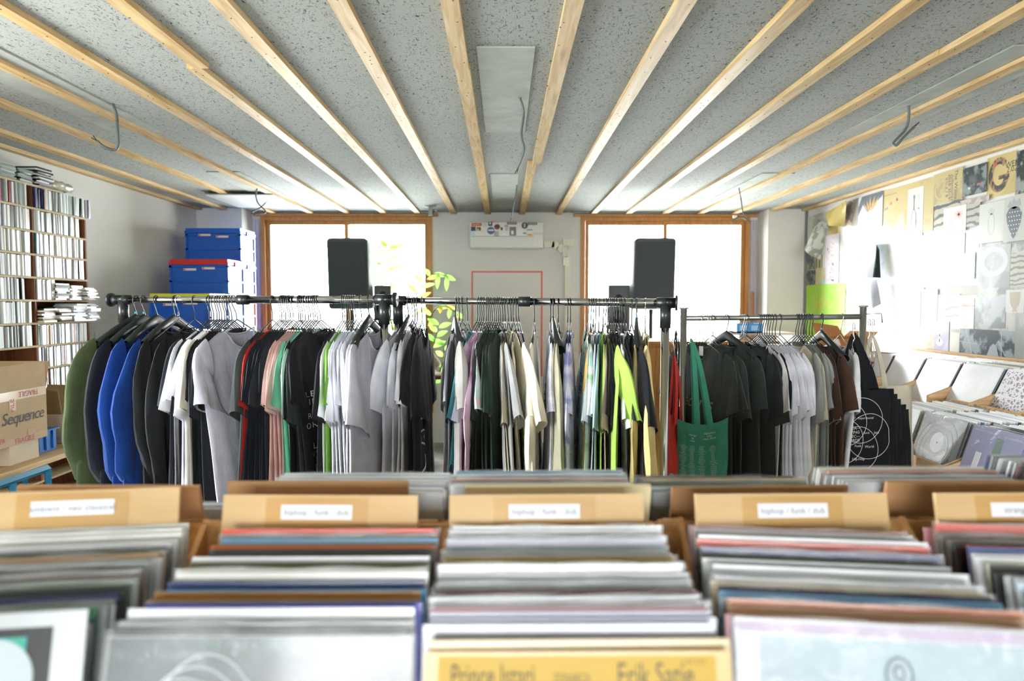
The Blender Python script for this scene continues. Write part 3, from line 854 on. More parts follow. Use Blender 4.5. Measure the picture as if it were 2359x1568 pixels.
L1 = [
    (314, 'olive green', 'sweat', W(hanger='broad', ring=1, yaw=-4, puff=1, a=.265, swing=-.03, b=.03, push=-.03)),
    (331, 'navy', 'sweat', W(hanger='broad', ring=1, yaw=0, b=.03, a=.26, L=.78, swing=-.03)),
    (360, 'royal blue', 'sweat', W(hanger='broad', yaw=3, b=.03, a=.27, swing=-.01)),
    (403, 'royal blue', 'sweat', W(hanger='broad', yaw=3, b=.03, a=.27, look='slimmer', push=-.03)),
    (410, 'black', 'long', W(hanger='silver', yaw=3, b=.03, a=.26, push=.01)),
    (448, 'black', 'long', W(yaw=3, b=.025, look='plain', push=-.015)),
    (481, 'dark navy', 'tee', W(yaw=2, swing=-.02)), (487, 'white', 'tee', W(yaw=2, swing=-.01)), (492, 'dark navy', 'tee', W(yaw=2, look='thin')),
    (500, 'white', 'tee', W(yaw=2, swing=-.02, look='bunched')), (505, 'white', 'tee', W(yaw=2, look='plain')), (510, 'cream', 'tee', W(yaw=2)),
    (517, 'black', 'tee', W(yaw=2)), (521, 'black', 'tee', W(yaw=2)), (526, 'dark navy', 'tee', W(yaw=2)), (532, 'black', 'tee', W(yaw=2)),
    (539, 'pale lilac grey', 'tee', W(yaw=-4, a=.265, b=.03, swing=.015, L=.76, push=.07, amp=.017)),
    (628, 'charcoal', 'tee', W(yaw=2, push=-.0)), (647, 'red', 'tee', W(yaw=2, L=.8)),
    (651, 'dark navy', 'tee', W(yaw=2)), (655, 'dark navy', 'tee', W(yaw=2)), (659, 'dark navy', 'tee', W(yaw=2)), (664, 'dark navy', 'tee', W(yaw=2)), (668, 'dark navy', 'tee', W(yaw=2)), (675, 'dark navy', 'tee', W(yaw=2)),
    (689, 'pale pink', 'tee', W(yaw=2)), (692, 'pale pink', 'tee', W(yaw=2)), (697, 'pale pink', 'tee', W(yaw=2)), (702, 'pale pink', 'tee', W(yaw=2)),
    (709, 'mint green', 'tee', W(yaw=2)), (714, 'pale mint', 'tee', W(yaw=2, swing=.01)),
    (720, 'black', 'tee', W(yaw=0)), (724, 'black', 'tee', W(yaw=0, look='middle')), (728, 'charcoal', 'tee', W(yaw=1, look='plain', push=.02)), (733, 'black', 'tee', W(yaw=-3, b=.015, push=.055, look='letter printed', prints=LR('#e9eaea', .15, -.37, .032) + LR('#e9eaea', .14, -.57, .032))),
    (790, 'black', 'tee', W(yaw=6, push=.04)), (794, 'white', 'tee', W(yaw=6, push=.03)), (800, 'leaf green', 'tee', W(yaw=6, swing=.02)), (804, 'white', 'tee', W(yaw=6)),
    (808, 'white', 'tee', W(yaw=6)), (812, 'light heather grey', 'tee', W(yaw=6)), (817, 'light heather grey', 'tee', W(yaw=6)),
    (831, 'white', 'tee', W(yaw=3, swing=.03)), (850, 'white', 'tee', W(hanger='broad', yaw=3, swing=.02)), (864, 'pale lilac grey', 'tee', W(yaw=0, b=.03, swing=.03)),
]
dress('left', L1, .0148, .0145)
def V(c, txt, size, u0, z0, step, side=None):
    return [W(txt=t, c=c, size=size, u0=u0, z0=z0 - i * step, side=side) for i, t in enumerate(txt)]
L2 = [
    (934, 'light heather grey', 'tee', W(yaw=-3, b=.02, swing=-.02)), (941, 'white', 'tee', W(hanger='broad', yaw=3)), (951, 'white', 'tee', W(yaw=4, swing=.02)), (956, 'white', 'tee', W(yaw=6)),
    (961, 'black', 'tee', W(yaw=9, swing=-.02)), (972, 'black', 'tee', W(yaw=12, swing=.0, look='letter printed', prints=V('#d9dedd', 'レコドリ', .09, .19, -.42, .08))),
    (1050, 'warm grey', 'tee', W(hanger='broad', yaw=21, a=.295, b=.03, swing=.02, push=-.01)),
    (1058, 'black', 'tee', W(yaw=8, look='katakana printed', prints=V('#e6e8e8', 'レイザー', .12, .16, -.36, .105, 1))),
    (1066, 'pale lilac grey', 'tee', W(yaw=2)), (1077, 'white', 'tee', W(yaw=5, swing=.01, look='katakana printed', prints=V('#3a3f52', 'クスミ', .05, .2, -.58, .045, 1))),
    (1103, 'teal', 'tee', W(yaw=3)), (1108, 'sky blue tie-dyed', 'tee', W(yaw=2)), (1112, 'pink tie-dyed', 'tee', W(yaw=3)), (1116, 'pink tie-dyed', 'long', W(yaw=3)), (1122, 'rainbow tie-dyed', 'tee', W(yaw=6, swing=.04)),
    (1126, 'dark navy', 'tee', W()), (1130, 'dark green', 'tee', W()), (1134, 'dark green', 'tee', W()), (1139, 'dark green', 'tee', W()), (1143, 'dark green', 'tee', W()), (1148, 'dark green', 'tee', W()), (1152, 'dark green', 'tee', W()),
    (1157, 'mid grey', 'tee', W(yaw=8)), (1162, 'mid grey', 'tee', W(yaw=12, swing=.03, a=.285, b=.012)), (1169, 'beige', 'tee', W(yaw=6)), (1176, 'pale cream', 'tee', W(yaw=14)),
    (1181, 'pale cream', 'tee', W(yaw=19, swing=.035, a=.3, b=.014, look='leaf printed', prints=V('#7fb24e', ['ƸӜƷ', 'ѲѲ', 'ƸӜƷ', 'ѲѲ', 'Ѫ', 'ƸӜ'], .045, .17, -.42, .045))),
    (1188, 'purple tie-dyed', 'tee', W(yaw=17)), (1193, 'pale mint tie-dyed', 'tee', W(yaw=16)),
    (1231, 'ivory', 'long', W(yaw=7, b=.022)), (1268, 'white tie-dyed', 'tee', W(yaw=9.8, b=.02, prints=V('#4a4278', ['WORLD', 'TOUR'], .05, -.03, -.36, .04))),
    (1274, 'sage beige', 'long', W(yaw=11, hanger='broad', a=.28, b=.016, push=.01)), (1286, 'sage beige', 'tee', W(yaw=5.6)),
    (1308, 'lilac tie-dyed', 'long', W(yaw=5.6)), (1314, 'lilac tie-dyed', 'tee', W(yaw=7)),
    (1356, 'green tie-dyed', 'tee', W(yaw=9.1, b=.02, prints=V('#3a4a80', ['STUDIO', 'RIVER', '|||||||', '|||||||'], .045, -.02, -.31, .045))),
    (1363, 'mustard', 'tee', W(yaw=3.5)), (1368, 'white', 'tee', W(yaw=3.5)), (1373, 'white', 'tee', W(yaw=4.2)), (1381, 'light blue', 'tee', W(yaw=4.2)),
    (1391, 'lime green', 'tee', W(yaw=8)), (1396, 'lime green', 'tee', W(yaw=14, swing=.07, b=.018, a=.31, L=.78)), (1401, 'pale pink', 'tee', W(yaw=2.1)),
    (1407, 'black', 'tee', W(yaw=2.1)), (1411, 'black', 'tee', W(yaw=2.1)), (1415, 'black', 'tee', W(yaw=2.4)), (1420, 'off-black', 'tee', W(yaw=9, swing=.02, a=.27)),
    (1428, 'white', 'tee', W(yaw=2.8)), (1433, 'white', 'tee', W(yaw=3.1, swing=.02)), (1440, 'black', 'tee', W(yaw=2.8)), (1455, 'black', 'tee', W(yaw=9, swing=.03, a=.295, b=.016)),
    (1467, 'khaki yellow', 'long', W(yaw=2.8, hanger='broad', ring=1)), (1487, 'butter yellow', 'long', W(yaw=2.1, a=.26, b=.02, swing=.02, hanger='silver')),
]
dress('middle', L2, .0128, .0145)
L3 = [
    (1613, 'washed black', 'tee', W(yaw=23, b=.028, a=.255, amp=.006, swing=.02, look='gold script printed', tag_label=1, hanger='silver', prints=[W(txt='Records', c='#8d8440', size=.085, u0=-.0, z0=-.40, shear=.3)])),
    (1628, 'washed black', 'tee', W(yaw=18, hanger='silver')), (1634, 'washed black', 'tee', W(yaw=18, hanger='silver')), (1643, 'washed black', 'tee', W(yaw=19, swing=.02)),
    (1675, 'washed black', 'tee', W(yaw=23, hanger='broad')), (1711, 'washed black', 'tee', W(yaw=23, swing=.03, hanger='silver', b=.016)), (1716, 'off-black', 'tee', W(yaw=19, hanger='silver')), (1721, 'off-black', 'tee', W(yaw=19)),
    (1748, 'black', 'tee', W(yaw=17)), (1753, 'white', 'tee', W(yaw=11)), (1758, 'white', 'tee', W(yaw=11)), (1763, 'white', 'tee', W(yaw=11)), (1768, 'white', 'tee', W(yaw=11)), (1773, 'white', 'tee', W(yaw=12)), (1779, 'white', 'tee', W(yaw=12)), (1786, 'white', 'tee', W(yaw=13, swing=.01)), (1797, 'white', 'tee', W(yaw=13)),
    (1836, 'soft ivory', 'tee', W(yaw=9, L=.75)), (1841, 'heather grey', 'tee', W(yaw=3)), (1847, 'heather grey', 'tee', W(yaw=3)), (1853, 'heather grey', 'tee', W(yaw=3)), (1858, 'heather grey', 'tee', W(yaw=3, swing=.02)),
    (1865, 'brown', 'tee', W(yaw=3)), (1871, 'brown', 'tee', W(yaw=3)), (1894, 'brown', 'tee', W(yaw=3, hanger='broad', ring=1, swing=.02)),
    (1941, 'white', 'tee', W(yaw=-2, b=.025, look='last', hanger='silver', push=-.03)),
]
dress('right', L3, .017, .0125)

# ------------------------------------------------------------------ tote bags
def tote(top, w, h, strap, c, label, ang, b=.01, lean=0, strapw=.028, name='tote_bag', twist=0, slant=0, mouth=0, sep=.17):
    """top = hanging point; the bag hangs below it; face looks toward local -y"""
    e = empty(name, top, label, 'tote bag', None, (0, lean, ang))
    mb = MB(); P = []
    rr = random.Random(int(w * 1000 + h * 100 + top.x * 50))
    ph = rr.uniform(0, 6)
    def face(i, j, sd):
        u, v = i, j
        x = (u - .5) * w * (1 + .03 * v)
        q = max(0, 1 - (2 * u - 1) ** 2) ** .5
        y = sd * b * q * (.3 + .7 * v) + .006 * math.sin(u * 9 + ph + v * 2) * (1 - .4 * v) + .004 * math.sin(v * 11 + u * 4 + ph)
        z = -strap - v * h - .02 * slant * (u - .5) - mouth * .02 * (1 - (2 * u - 1) ** 2) * (1 - v)
        return Vector((x, y, z))
    NV, NU = 16, 18
    for j in range(NV + 1):
        row = [face(i / NU, j / NV, -1) for i in range(NU + 1)] + [face(i / NU, j / NV, 1) for i in range(NU, -1, -1)]
        row.append(row[0]); P.append(row)
    mb.grid(P)
    m = fmat(c)
    mb.build('bag_body', m, e, True)
    for sd in (-1, 1):
        Q = []; n = 24
        for k in range(n + 1):
            t = k / n; s = -1 if t < .5 else 1; tt = abs(2 * t - 1)       # tt 1 at bag, 0 at hook
            x = s * (w * sep) * tt ** .9 + twist * (1 - tt); z = -strap - .035 + (strap + .035) * (1 - tt ** 1.3)
            y = sd * (b * .6 * tt + .004 * math.sin(tt * 5 + sd))
            dx = strapw / 2 * (.5 + .5 * tt); dzz = strapw / 2 * max(0, 1 - tt * 3)
            Q.append([(x - dx * (1 if s < 0 else 1), y, z + dzz), (x, y - .002, z + dzz * .4), (x + dx, y, z - dzz * .2)])
        MBs = MB().grid(Q); MBs.build('strap', m, e, True)
    e['face'] = 0
    del e['face']
    return e, face
def print_on(e, face, w, h, strap, txt, size, u, v, c, nm='print', space=1, shear=0, align='CENTER'):
    t = text_mb(txt, size, align, shear, space)
    def fn(p):
        uu = u + p.x / w; vv = v - p.y / h
        q = face(max(0, min(1, uu)), max(0, min(1, vv)), -1); return Vector((q.x, q.y - .002, q.z))
    xf(t, fn); t.build(nm, mat('ink_' + c.strip('#'), c, .7), e)
FAB['red canvas'] = ('#c22a1c',); FAB['green canvas'] = ('#3d8770',); FAB['black canvas'] = ('#14181c',); FAB['cream canvas'] = ('#d0cab4',)
# silver hook hangers at the left post
hl = rail_at('right', 1575)
def s_hook(P, label, n=1):
    e = empty('wire_hook', P, label, 'hook', 'silver wire hooks on the right rail')
    mb = MB(); mb.tube([(0, -.012, -.02), (0, -.01, .004), (0, 0, .01), (0, .01, .004), (0, .004, -.03), (.006, 0, -.06), (-.006, 0, -.09), (0, -.014, -.13), (0, -.02, -.20), (0, -.006, -.226), (0, .012, -.21), (0, .01, -.18)], .0018, 6)
    mb.build('wire', chrome, e, True); return e
P0 = at(1553, 737, 3.24)
s_hook(P0 + Vector((0, 0, 0)), 'silver wire hook holding the red tote at the left post')
T1b = at(1556, 822, 2.93)
MB().tube([(0, 0, 0), (.004, .06, .05), (0, .2, .1), (P0.x - T1b.x, P0.y - T1b.y, P0.z - T1b.z - .2)], .0018, 6).build('wire', chrome, bpy.data.objects['wire_hook']).location = T1b - P0
e, fc = tote(T1b, .27, .44, .25, 'red canvas', 'bright red canvas tote bag hanging left of the right steel rail', R(58), .035, mouth=1, slant=5, strapw=.045, sep=.14)
print_on(e, fc, (.27), .44, .25, 'OO', .12, .4, .7, '#8d98a0', 'ring_print')
P1 = at(1560, 736, 3.3); s_hook(P1, 'silver wire hook holding the black tote behind the red tote')
tote(P1 + Vector((0, 0, -.06)), .34, .40, .36, 'black canvas', 'black canvas tote bag hanging behind the red tote', R(55), .02)
g0 = at(1573, 779, 3.1)
e, fc = tote(Vector((g0.x + .045, 3.0, g0.z)), .235, .42, .335, 'green canvas', 'green canvas tote bag with columns of pale print on the right rail', R(14), .022, mouth=1.5, strapw=.03, sep=.13, twist=-.055)
e.location = Vector((at(1622, 779, 2.92).x, 2.92, g0.z)); 
e.rotation_euler = (0, 0, R(10))
rr = random.Random(3)
for col, (u, n) in enumerate(((.10, 11), (.27, 12), (.47, 13), (.68, 13))):
    ls = '\n'.join('\n'.join(''.join(rr.choice('aeionrstlcmdk') for _ in range(rr.randint(5, 10))) for _ in range(3)) for _ in range(n))
    t = text_mb(ls, .0068, 'CENTER'); zt_ = max(v.y for v in t.v); x_ = u
    def fn(p, u=u, zt_=zt_):
        uu = u + p.x / .235; vv = .24 + (zt_ - p.y) * .9 / .42
        q = fc(max(0, min(1, uu)), min(1, vv), -1); return Vector((q.x, q.y - .002, q.z))
    xf(t, fn); t.build('list_print', mat('ink_palegreen', '#c3e2d5', .7), e)
print_on(e, fc, .235, .42, .335, 'nilgenham\nsolo\nsince 2014', .013, .62, .13, '#c5d8cf'); print_on(e, fc, .235, .42, .335, 'change\nup\nnow', .013, .27, .15, '#c5d8cf')
# fan of black totes at the right post
HR = at(2002, 740, 3.2)
s_hook(HR, 'silver wire hook at the right post holding the black totes')
s_hook(HR + Vector((.03, .02, .0)), 'silver wire hook outermost at the right post')
hy = at(1990, 775, 3.12).z
for k in range(5):
    e, fc = tote(Vector((at(1975 + 7 * k, 775, 3.14 + .012 * k).x, 3.14 + .014 * k, hy - .03 * k)), .37, .42, .245, 'black canvas', 'x', R(2), .005, lean=R(-1.2 * k), sep=.12, strapw=.04)
    e['label'] = '%s black canvas tote from the front, fanned at the right post' % ordw(k + 1); e['group'] = 'black totes at the right post'
    e['label'] = e['label'].replace('first', 'foremost plain')
cr, _ = tote(Vector((at(2010, 775, 3.24).x, 3.24, hy)), .37, .42, .245, 'cream canvas', 'cream canvas tote bag behind the fanned black totes', R(-2), .006, lean=R(-2))
e, fc = tote(Vector((at(1966, 775, 3.10).x, 3.10, hy)), .37, .44, .245, 'black canvas', 'black canvas tote bag with white overlapping circles and genre words', R(3), .012)
Wt, Ht = .37, .44
ink = mat('ink_white', '#e8eaea', .7)
def onface(u, v): q = fc(u, v, -1); return Vector((q.x, q.y - .0018, q.z))
cu, cv, rr_ = .53, .46, .105
for k in range(5):
    a = k * 2 * math.pi / 5 + .15; ring = []
    for i in range(41):
        t = i * 2 * math.pi / 40
        x = math.cos(a) * .07 + rr_ * math.cos(t); y = math.sin(a) * .07 + rr_ * math.sin(t)
        ring.append(onface(max(.01, min(.99, cu + x / Wt)), max(.01, min(.99, cv + y / Ht))))
    MB().tube(ring, .0013, 4, closed=True).build('circle_print', ink, e)
for txt, x, y, s in (('LEA—\nVING\nREC—\nORDS', 0, 0, .019), ('Rock', .058, -.005, .016), ('Jazz', .11, -.005, .017), ('World', .075, .06, .017), ('Funk', .018, .055, .017), ('Hip-Hop', .02, .115, .017), ('Experimental', .05, -.075, .015), ('Soul', -.06, -.07, .016), ('Electronic', -.10, .03, .016), ('Ambient', -.08, .13, .016), ('Dance', 0, -.16, .017)):
    print_on(e, fc, Wt, Ht, .245, txt, s, cu + x / Wt, cv + y / Ht, '#e8eaea', 'word_print')
s_hook(Vector((e.location.x, 3.10, e.location.z + .008 - 0)) + Vector((0, .0, .045)), 'silver wire hook carrying the circle printed black tote')
# ------------------------------------------------------------------ CD shelf on the left wall
shw = wood('shelf_pine', '#b3a07c', '#cbb994', 1, .6); shs = wood('shelf_side', '#6b4128', '#83543a', 2, .6)
XS = -2.87                                            # front edge of the shelf
zb = [2.185 - .1405 * k for k in range(15)]           # board heights
Y0, YM, Y1 = 3.55, at(94, 600, 1).x and -XS / ((1160 - 94) / 1573.0), -XS / ((1160 - 213) / 1573.0)
sh = empty('cd_shelf', (XR * 0 + XL + .09, (Y0 + Y1) / 2, 0), 'tall narrow wooden shelf packed with discs on the left wall', 'shelf')
so = sh.location
def lb(x0, x1, y0, y1, z0, z1): return MB().b2(x0 - so.x, x1 - so.x, y0 - so.y, y1 - so.y, z0, z1)
for k, z in enumerate(zb):
    if k == 0: lb(XL + .012, XS, Y0, YM + .3, z - .012, z).build('shelf_board', shw, sh)
    else: lb(XL + .012, XS, Y0, Y1, z - .012, z).build('shelf_board', shw, sh)
lb(XL + .012, XS - .002, Y0, Y0 + .015, 0, 2.173).build('side_panel', shs, sh)
lb(XL + .012, XS - .002, YM - .0075, YM + .0075, 0, 2.173).build('middle_panel', shs, sh)
lb(XL + .012, XS - .002, Y1 - .015, Y1, 0, zb[1] - .012).build('side_panel', shs, sh)
lb(XL + .004, XL + .012, Y0, Y1, 0, 2.17).build('back_panel', shs, sh)
CDC = [('white', '#d8dcdc', 9), ('pale grey', '#b4bbbb', 7), ('grey green', '#8b9a94', 4), ('pale blue', '#c0cfda', 3), ('dark', '#2c3232', 3), ('cream', '#d9d3bd', 2), ('black', '#191c1e', 2), ('red', '#8f2f38', 1), ('navy', '#28315f', 1), ('orange', '#c06a33', .5), ('brown', '#7a5a40', 1), ('magenta', '#c4378f', .25), ('lilac', '#9c93bd', .6), ('teal', '#3c7f7c', .4)]
def cd_mesh(c, name='disc_case'):
    return MB().box(0, 0, .0625, .142, 1, .124).mesh(name, mat('case_' + c[0], c[1], .25, coat=.3))
CDM = {c[0]: cd_mesh(c) for c in CDC}
rr = random.Random(11)
slots = []
rows_used = range(0, 11)
for k in rows_used:
    for bay, (ya, yb) in enumerate(((Y0 + .02, YM - .012), (YM + .012, Y1 - .02))):
        if bay == 0 and k > 6: continue
        y = max(ya, 3.84) if bay == 0 else ya
        yend = yb
        if bay == 0: yend = yb - {0: .03, 1: .03, 2: .02, 3: .02, 4: .09}.get(k, .03)
        if bay == 1 and k == 0: yend = Y1 + .06
        elif bay == 1: yend = yb - {1: .06, 2: .03, 3: .03, 4: .32, 5: .60}.get(k, .02)
        base = zb[k + 1]
        if k > 10: continue
        while y < yend - .01:
            t = rr.choice((.0065, .0095, .0105, .0105, .0105, .0105, .014, .02))
            if k in (1, 2, 3) and rr.random() < .7: nm = rr.choice(('white', 'white', 'pale grey', 'pale blue', 'cream'))
            else: nm = rr.choices([c[0] for c in CDC], [c[2] for c in CDC])[0]
            if k == 0 and bay == 0 and rr.random() < .6: nm = rr.choice(('grey green', 'pale grey'))
            if k == 0 and bay == 0 and abs(y - 3.95) < .006: nm = 'magenta'
            if k == 0 and bay == 1 and y < YM + .08: nm = 'navy'
            if k == 2 and bay == 1 and YM + .11 < y < YM + .16: nm = 'black'
            if y + t > yend: break
            slots.append((y + t / 2, k, bay, base, t, nm, rr.uniform(-.006, .01), rr.uniform(-.01, .02) if rr.random() < .8 else rr.uniform(-.09, .02)))
            y += t + (.0008 if rr.random() < .93 else rr.uniform(.004, .02))
slots.sort(key=lambda s: s[0])
indiv = sorted(slots[:300], key=lambda s: (s[1], s[2], s[0])); rest = slots[300:]
cnt = {}
for (y, k, bay, base, t, nm, dx, tl) in indiv:
    cnt[(k, bay)] = cnt.get((k, bay), 0) + 1
    o = put('disc_case', CDM[nm]); o.location = (XS - .069 + dx, y, base + .0008); o.scale = (1, t, 1 + rr.uniform(-.04, .02)); o.rotation_euler = (max(-.03, min(.03, tl)), 0, 0)
    tag(o, '%s spined disc, %s from left, %s shelf down, %s bay' % (nm, ordw(cnt[(k, bay)]), ordw(k + 1), ('near left', 'far right')[bay]), 'disc case', 'discs standing on the left wall shelf')
names = [c[0] for c in CDC]; mb = MB()
for (y, k, bay, base, t, nm, dx, tl) in rest:
    mb.cur = names.index(nm); M = Matrix.Translation((XS - .069 + dx, y, base + .001)) @ Matrix.Rotation(tl, 4, 'X')
    mb.box(0, 0, .0625, .142, t, .124, M)
o = mb.build('disc_cases', [mat('case_' + c[0], c[1], .25, coat=.3) for c in CDC])
tag(o, 'remaining discs standing in the far right bay of the wall shelf', 'disc cases', None, 'stuff')
# flat piles of discs
def pile(x, y, z, n, sx, sy, t, cols, where, jit=.006, tilt=0, gname='flat piles of discs on the left shelf'):
    zz = z
    for i in range(n):
        c = cols[i % len(cols)]; cc = dict((a, b) for a, b, _ in CDC)[c]
        a = rr.uniform(-.1, .1) * (1 + tilt)
        o = MB().box(0, 0, t / 2, sx, sy, t).build('flat_disc_case', mat('case_' + c, cc, .25, coat=.3))
        o.location = (x + rr.uniform(-jit, jit), y + rr.uniform(-jit, jit), zz + .0006); o.rotation_euler = (0, 0, a)
        zz += t + .0008
        tag(o, '%s flat disc, %s from bottom, pile %s' % (c, ordw(i + 1), where), 'disc case', gname)
pile(XS - .06, 4.02, zb[0], 8, .14, .125, .0098, ['grey green', 'pale grey'], 'on the shelf top at near left')
pile(XS - .06, 4.17, zb[0], 7, .14, .12, .0098, ['grey green', 'dark', 'grey green'], 'on the shelf top behind it', .006)
pile(XS - .07, 4.35, zb[0], 11, .15, .14, .0098, ['black', 'pale grey', 'dark', 'black', 'white'], 'of black cases on the shelf top', .012)
pile(XS - .065, 3.88, zb[0], 3, .13, .12, .012, ['pale grey', 'dark'], 'at the shelf top left end')
pile(XS - .05, 4.47, zb[5], 10, .135, .125, .0098, ['dark', 'pale grey', 'black', 'grey green'], 'on the sixth board, right bay', .008)
pile(XS - .04, 4.60, zb[5], 9, .135, .12, .0098, ['white', 'pale grey', 'white', 'cream'], 'in the middle of the sixth board', .008)
pile(XS - .01, 4.71, zb[5], 10, .135, .1, .0075, ['cream', 'pale grey', 'white', 'dark'], 'over the end of the sixth board', .014)
pile(XS - .05, 4.32, zb[6], 8, .14, .13, .0098, ['cream', 'brown', 'cream', 'dark'], 'of cream sleeves, seventh board', .012)
pile(XS - .03, 4.46, zb[6], 9, .14, .12, .0098, ['dark', 'brown', 'pale grey', 'cream'], 'of mixed sleeves on the seventh board', .014, 1)
pile(XS - .02, 4.60, zb[6], 11, .14, .13, .0098, ['white', 'pale grey', 'pale blue'], 'of white cases on the seventh board', .012)
pile(XS - .01, 4.73, zb[6], 11, .14, .1, .0098, ['white', 'pale blue', 'white'], 'at the end of the seventh board', .014)
bagm = mat('clear_bag', '#d8d5c6', .15, coat=1, alpha=.75)
pb = MB(); P = []
for i in range(13):
    y = -.13 + .27 * i / 12; w_ = .05 * (math.sin(math.pi * (i + .5) / 13) ** .4); row = []
    for k in range(13):
        an = 2 * math.pi * k / 12; row.append((math.cos(an) * w_ * (1 + .12 * math.sin(k * 5 + i)), y, .038 + math.sin(an) * .033 * (1 + .2 * math.sin(i * 2.1 + k)) * (math.sin(math.pi * (i + .5) / 13) ** .4)))
    P.append(row)
pb.grid(P); o = pb.build('wrapped_roll', bagm, None, True, (XS - .05, 4.56, zb[0] - .03)); o.location.z = zb[0] + .002
tag(o, 'crinkled clear plastic wrapped bundle at the right end of the shelf top', 'bundle')

# ------------------------------------------------------------------ blue crates in the back left corner
cb = mat('crate_blue', '#0b55b8', .35); cr_ = mat('crate_red', '#c4271d', .35); cy_ = mat('crate_yellow', '#d2cf3c', .4); cbd = mat('crate_label', '#d9cfc8', .5); crl = mat('crate_label_red', '#c46a62', .5)
def crate(x0, Y, z, lid, body, label, W_=.5, D_=.37, H_=.3, lab=True):
    e = empty('storage_crate', (x0 + W_ / 2, Y + D_ / 2, z), label, 'crate', 'folding crates stacked in the left corner')
    w, d = W_ / 2, D_ / 2; hb = H_ - .05
    m = MB(); t = .008
    m.b2(-w + .01, w - .01, -d + .01, d - .01, 0, .01)
    m.b2(-w + .01, w - .01, -d + .01, -d + .018, .01, hb); m.b2(-w + .01, w - .01, d - .018, d - .01, .01, hb)
    m.b2(-w + .01, -w + .018, -d + .018, d - .018, .01, hb); m.b2(w - .018, w - .01, -d + .018, d - .018, .01, hb)
    for zz in (.002, hb * .42, hb - .022): m.b2(-w, w, -d, -d + .01, zz, zz + .014); m.b2(w - .01, w, -d + .01, d, zz, zz + .014)
    for k in range(2): m.b2(-w + k * (2 * w - .022), -w + .022 + k * (2 * w - .022), -d, -d + .01, 0, hb)
    for k in range(2): m.b2(w - .01, w, -d + .01 + k * (2 * d - .034), -d + .03 + k * (2 * d - .034), 0, hb)
    m.build('body', body, e)
    rb = MB()
    for k in range(6): y = -d + .06 + k * .045; rb.b2(w - .004, w + .0015, y, y + .012, .02, hb * .38)
    rb.build('side_grille', mat('crate_dark_blue', '#0a3d86', .4), e)
    l = MB(); l.b2(-w - .003, w + .003, -d - .003, d + .003, hb + .001, hb + .022); l.b2(-w + .004, w - .004, -d + .004, d - .004, hb + .022, H_ - .004)
    lo = l.build('lid', lid, e)
    MB().b2(w, w + .012, -.05, .05, hb - .01, hb + .03).build('lid_clip', lid, e)
    if lab:
        for (xx, zz) in ((.03, hb - .02), (-.13, hb - .03 if lid is not cb else hb - .005)):
            MB().b2(xx, xx + .11, -d - .004, -d, zz - .02, zz - .002).build('paper_label', cbd, e)
            MB().b2(xx, xx + .02, -d - .0045, -d - .004, zz - .018, zz - .004).build('label_logo', crl, e)
    return e
def cs(px, Y): return at(px, 600, Y).x
hz = .3
tA = at(400, 675, 5.45).z; tB = at(440, 596, 5.88).z; tC = at(480, 525, 6.3).z
nameA = ['topmost', 'second', 'third', 'fourth', 'fifth', 'sixth', 'lowest']
def stack(x0, Y, ztop, n, lids, lab):
    H_ = ztop / n
    for i in range(n):
        lid, body = lids[i] if i < len(lids) else (cb, cb)
        nm = {id(cb): 'blue', id(cr_): 'red', id(cy_): 'yellow'}
        crate(x0, Y, ztop - (i + 1) * H_ + .001, lid, body, '%s crate with %s lid, %s in the %s stack' % (nm[id(body)], nm[id(lid)], 'topmost' if i == 0 else ordw(i + 1) + ' from the top', lab), .5 if lab != 'nearest' else .48, .37 if lab != 'nearest' else .38, H_, i < 2)
stack(cs(341, 5.45), 5.45, tA, 5, [(cy_, cb)], 'nearest')
stack(cs(389, 5.88), 5.88, tB, 6, [(cr_, cb)], 'middle')
stack(cs(428, 6.28), 6.28, tC, 7, [(cb, cb), (cb, cb), (cb, cr_)], 'rearmost')

# ------------------------------------------------------------------ work table with cartons at lower left
ply = wood('table_ply', '#b89463', '#d9bd8f', 1, .5); tb_ = mat('trestle_blue', '#23799c', .4, var=.08)
XT = -2.095; ZT = .745
t = empty('trestle_table', ((XT - 2.78) / 2, 3.1, 0), 'plywood table on blue steel trestles beside the disc shelf', 'table'); to = t.location
MB().b2(-2.80 - to.x, XT - to.x, 2.35 - to.y, 3.95 - to.y, ZT - .024, ZT).build('tabletop', ply, t)
def trestle(y):
    zt_ = ZT - .026
    e = MB(); X0, X1 = -2.72 - to.x, XT - .06 - to.x; yy = y - to.y
    tr = MB().b2(X0, X1, yy - .02, yy + .02, zt_ - .035, zt_).build('trestle_bar', tb_, t)
    for x in (X0 + .03, X1 - .03):
        for s in (-1, 1):
            MB().tube([(x, yy + s * .018, zt_ - .05), (x, yy + s * .26, .01)], .018, 4).build('leg', tb_, t)
    for s in (-1, 1): MB().b2(X0 + .05, X1 - .05, yy + s * .2 - .012, yy + s * .2 + .012, .2, .225).build('crossbar', tb_, t)
trestle(2.75); trestle(3.62)
st = empty('sawhorse', (XT + .1, 2.95, 0), 'blue steel sawhorse standing in front of the plywood table', 'sawhorse')
po_ = st.location
def sp(px, py, X): return atx(px, py, X) - po_
XX = XT + .07
a1, a2 = sp(-60, 1136, XX), sp(110, 1078, XX)
MB().tube([a1, a2], .017, 4).build('top_bar', tb_, st)
MB().tube([a2, Vector((a2.x + .03, a2.y - .05, a2.z - .62))], .016, 4).build('leg', tb_, st)
MB().tube([sp(30, 1112, XX), Vector((sp(30, 1112, XX).x, sp(30, 1112, XX).y, .02))], .016, 4).build('leg', tb_, st)
k1 = sp(58, 1075, XX - .3); MB().tube([k1, Vector((k1.x + .02, k1.y - .1, .02))], .016, 4).build('leg', tb_, st)
cbd_ = mat('cardboard', '#b39a78', .85, var=.05, vscale=12); cbi = mat('cardboard_inner', '#8f7a58', .9, var=.06); cbw = mat('cardboard_pale', '#c6b9a4', .85, var=.04)
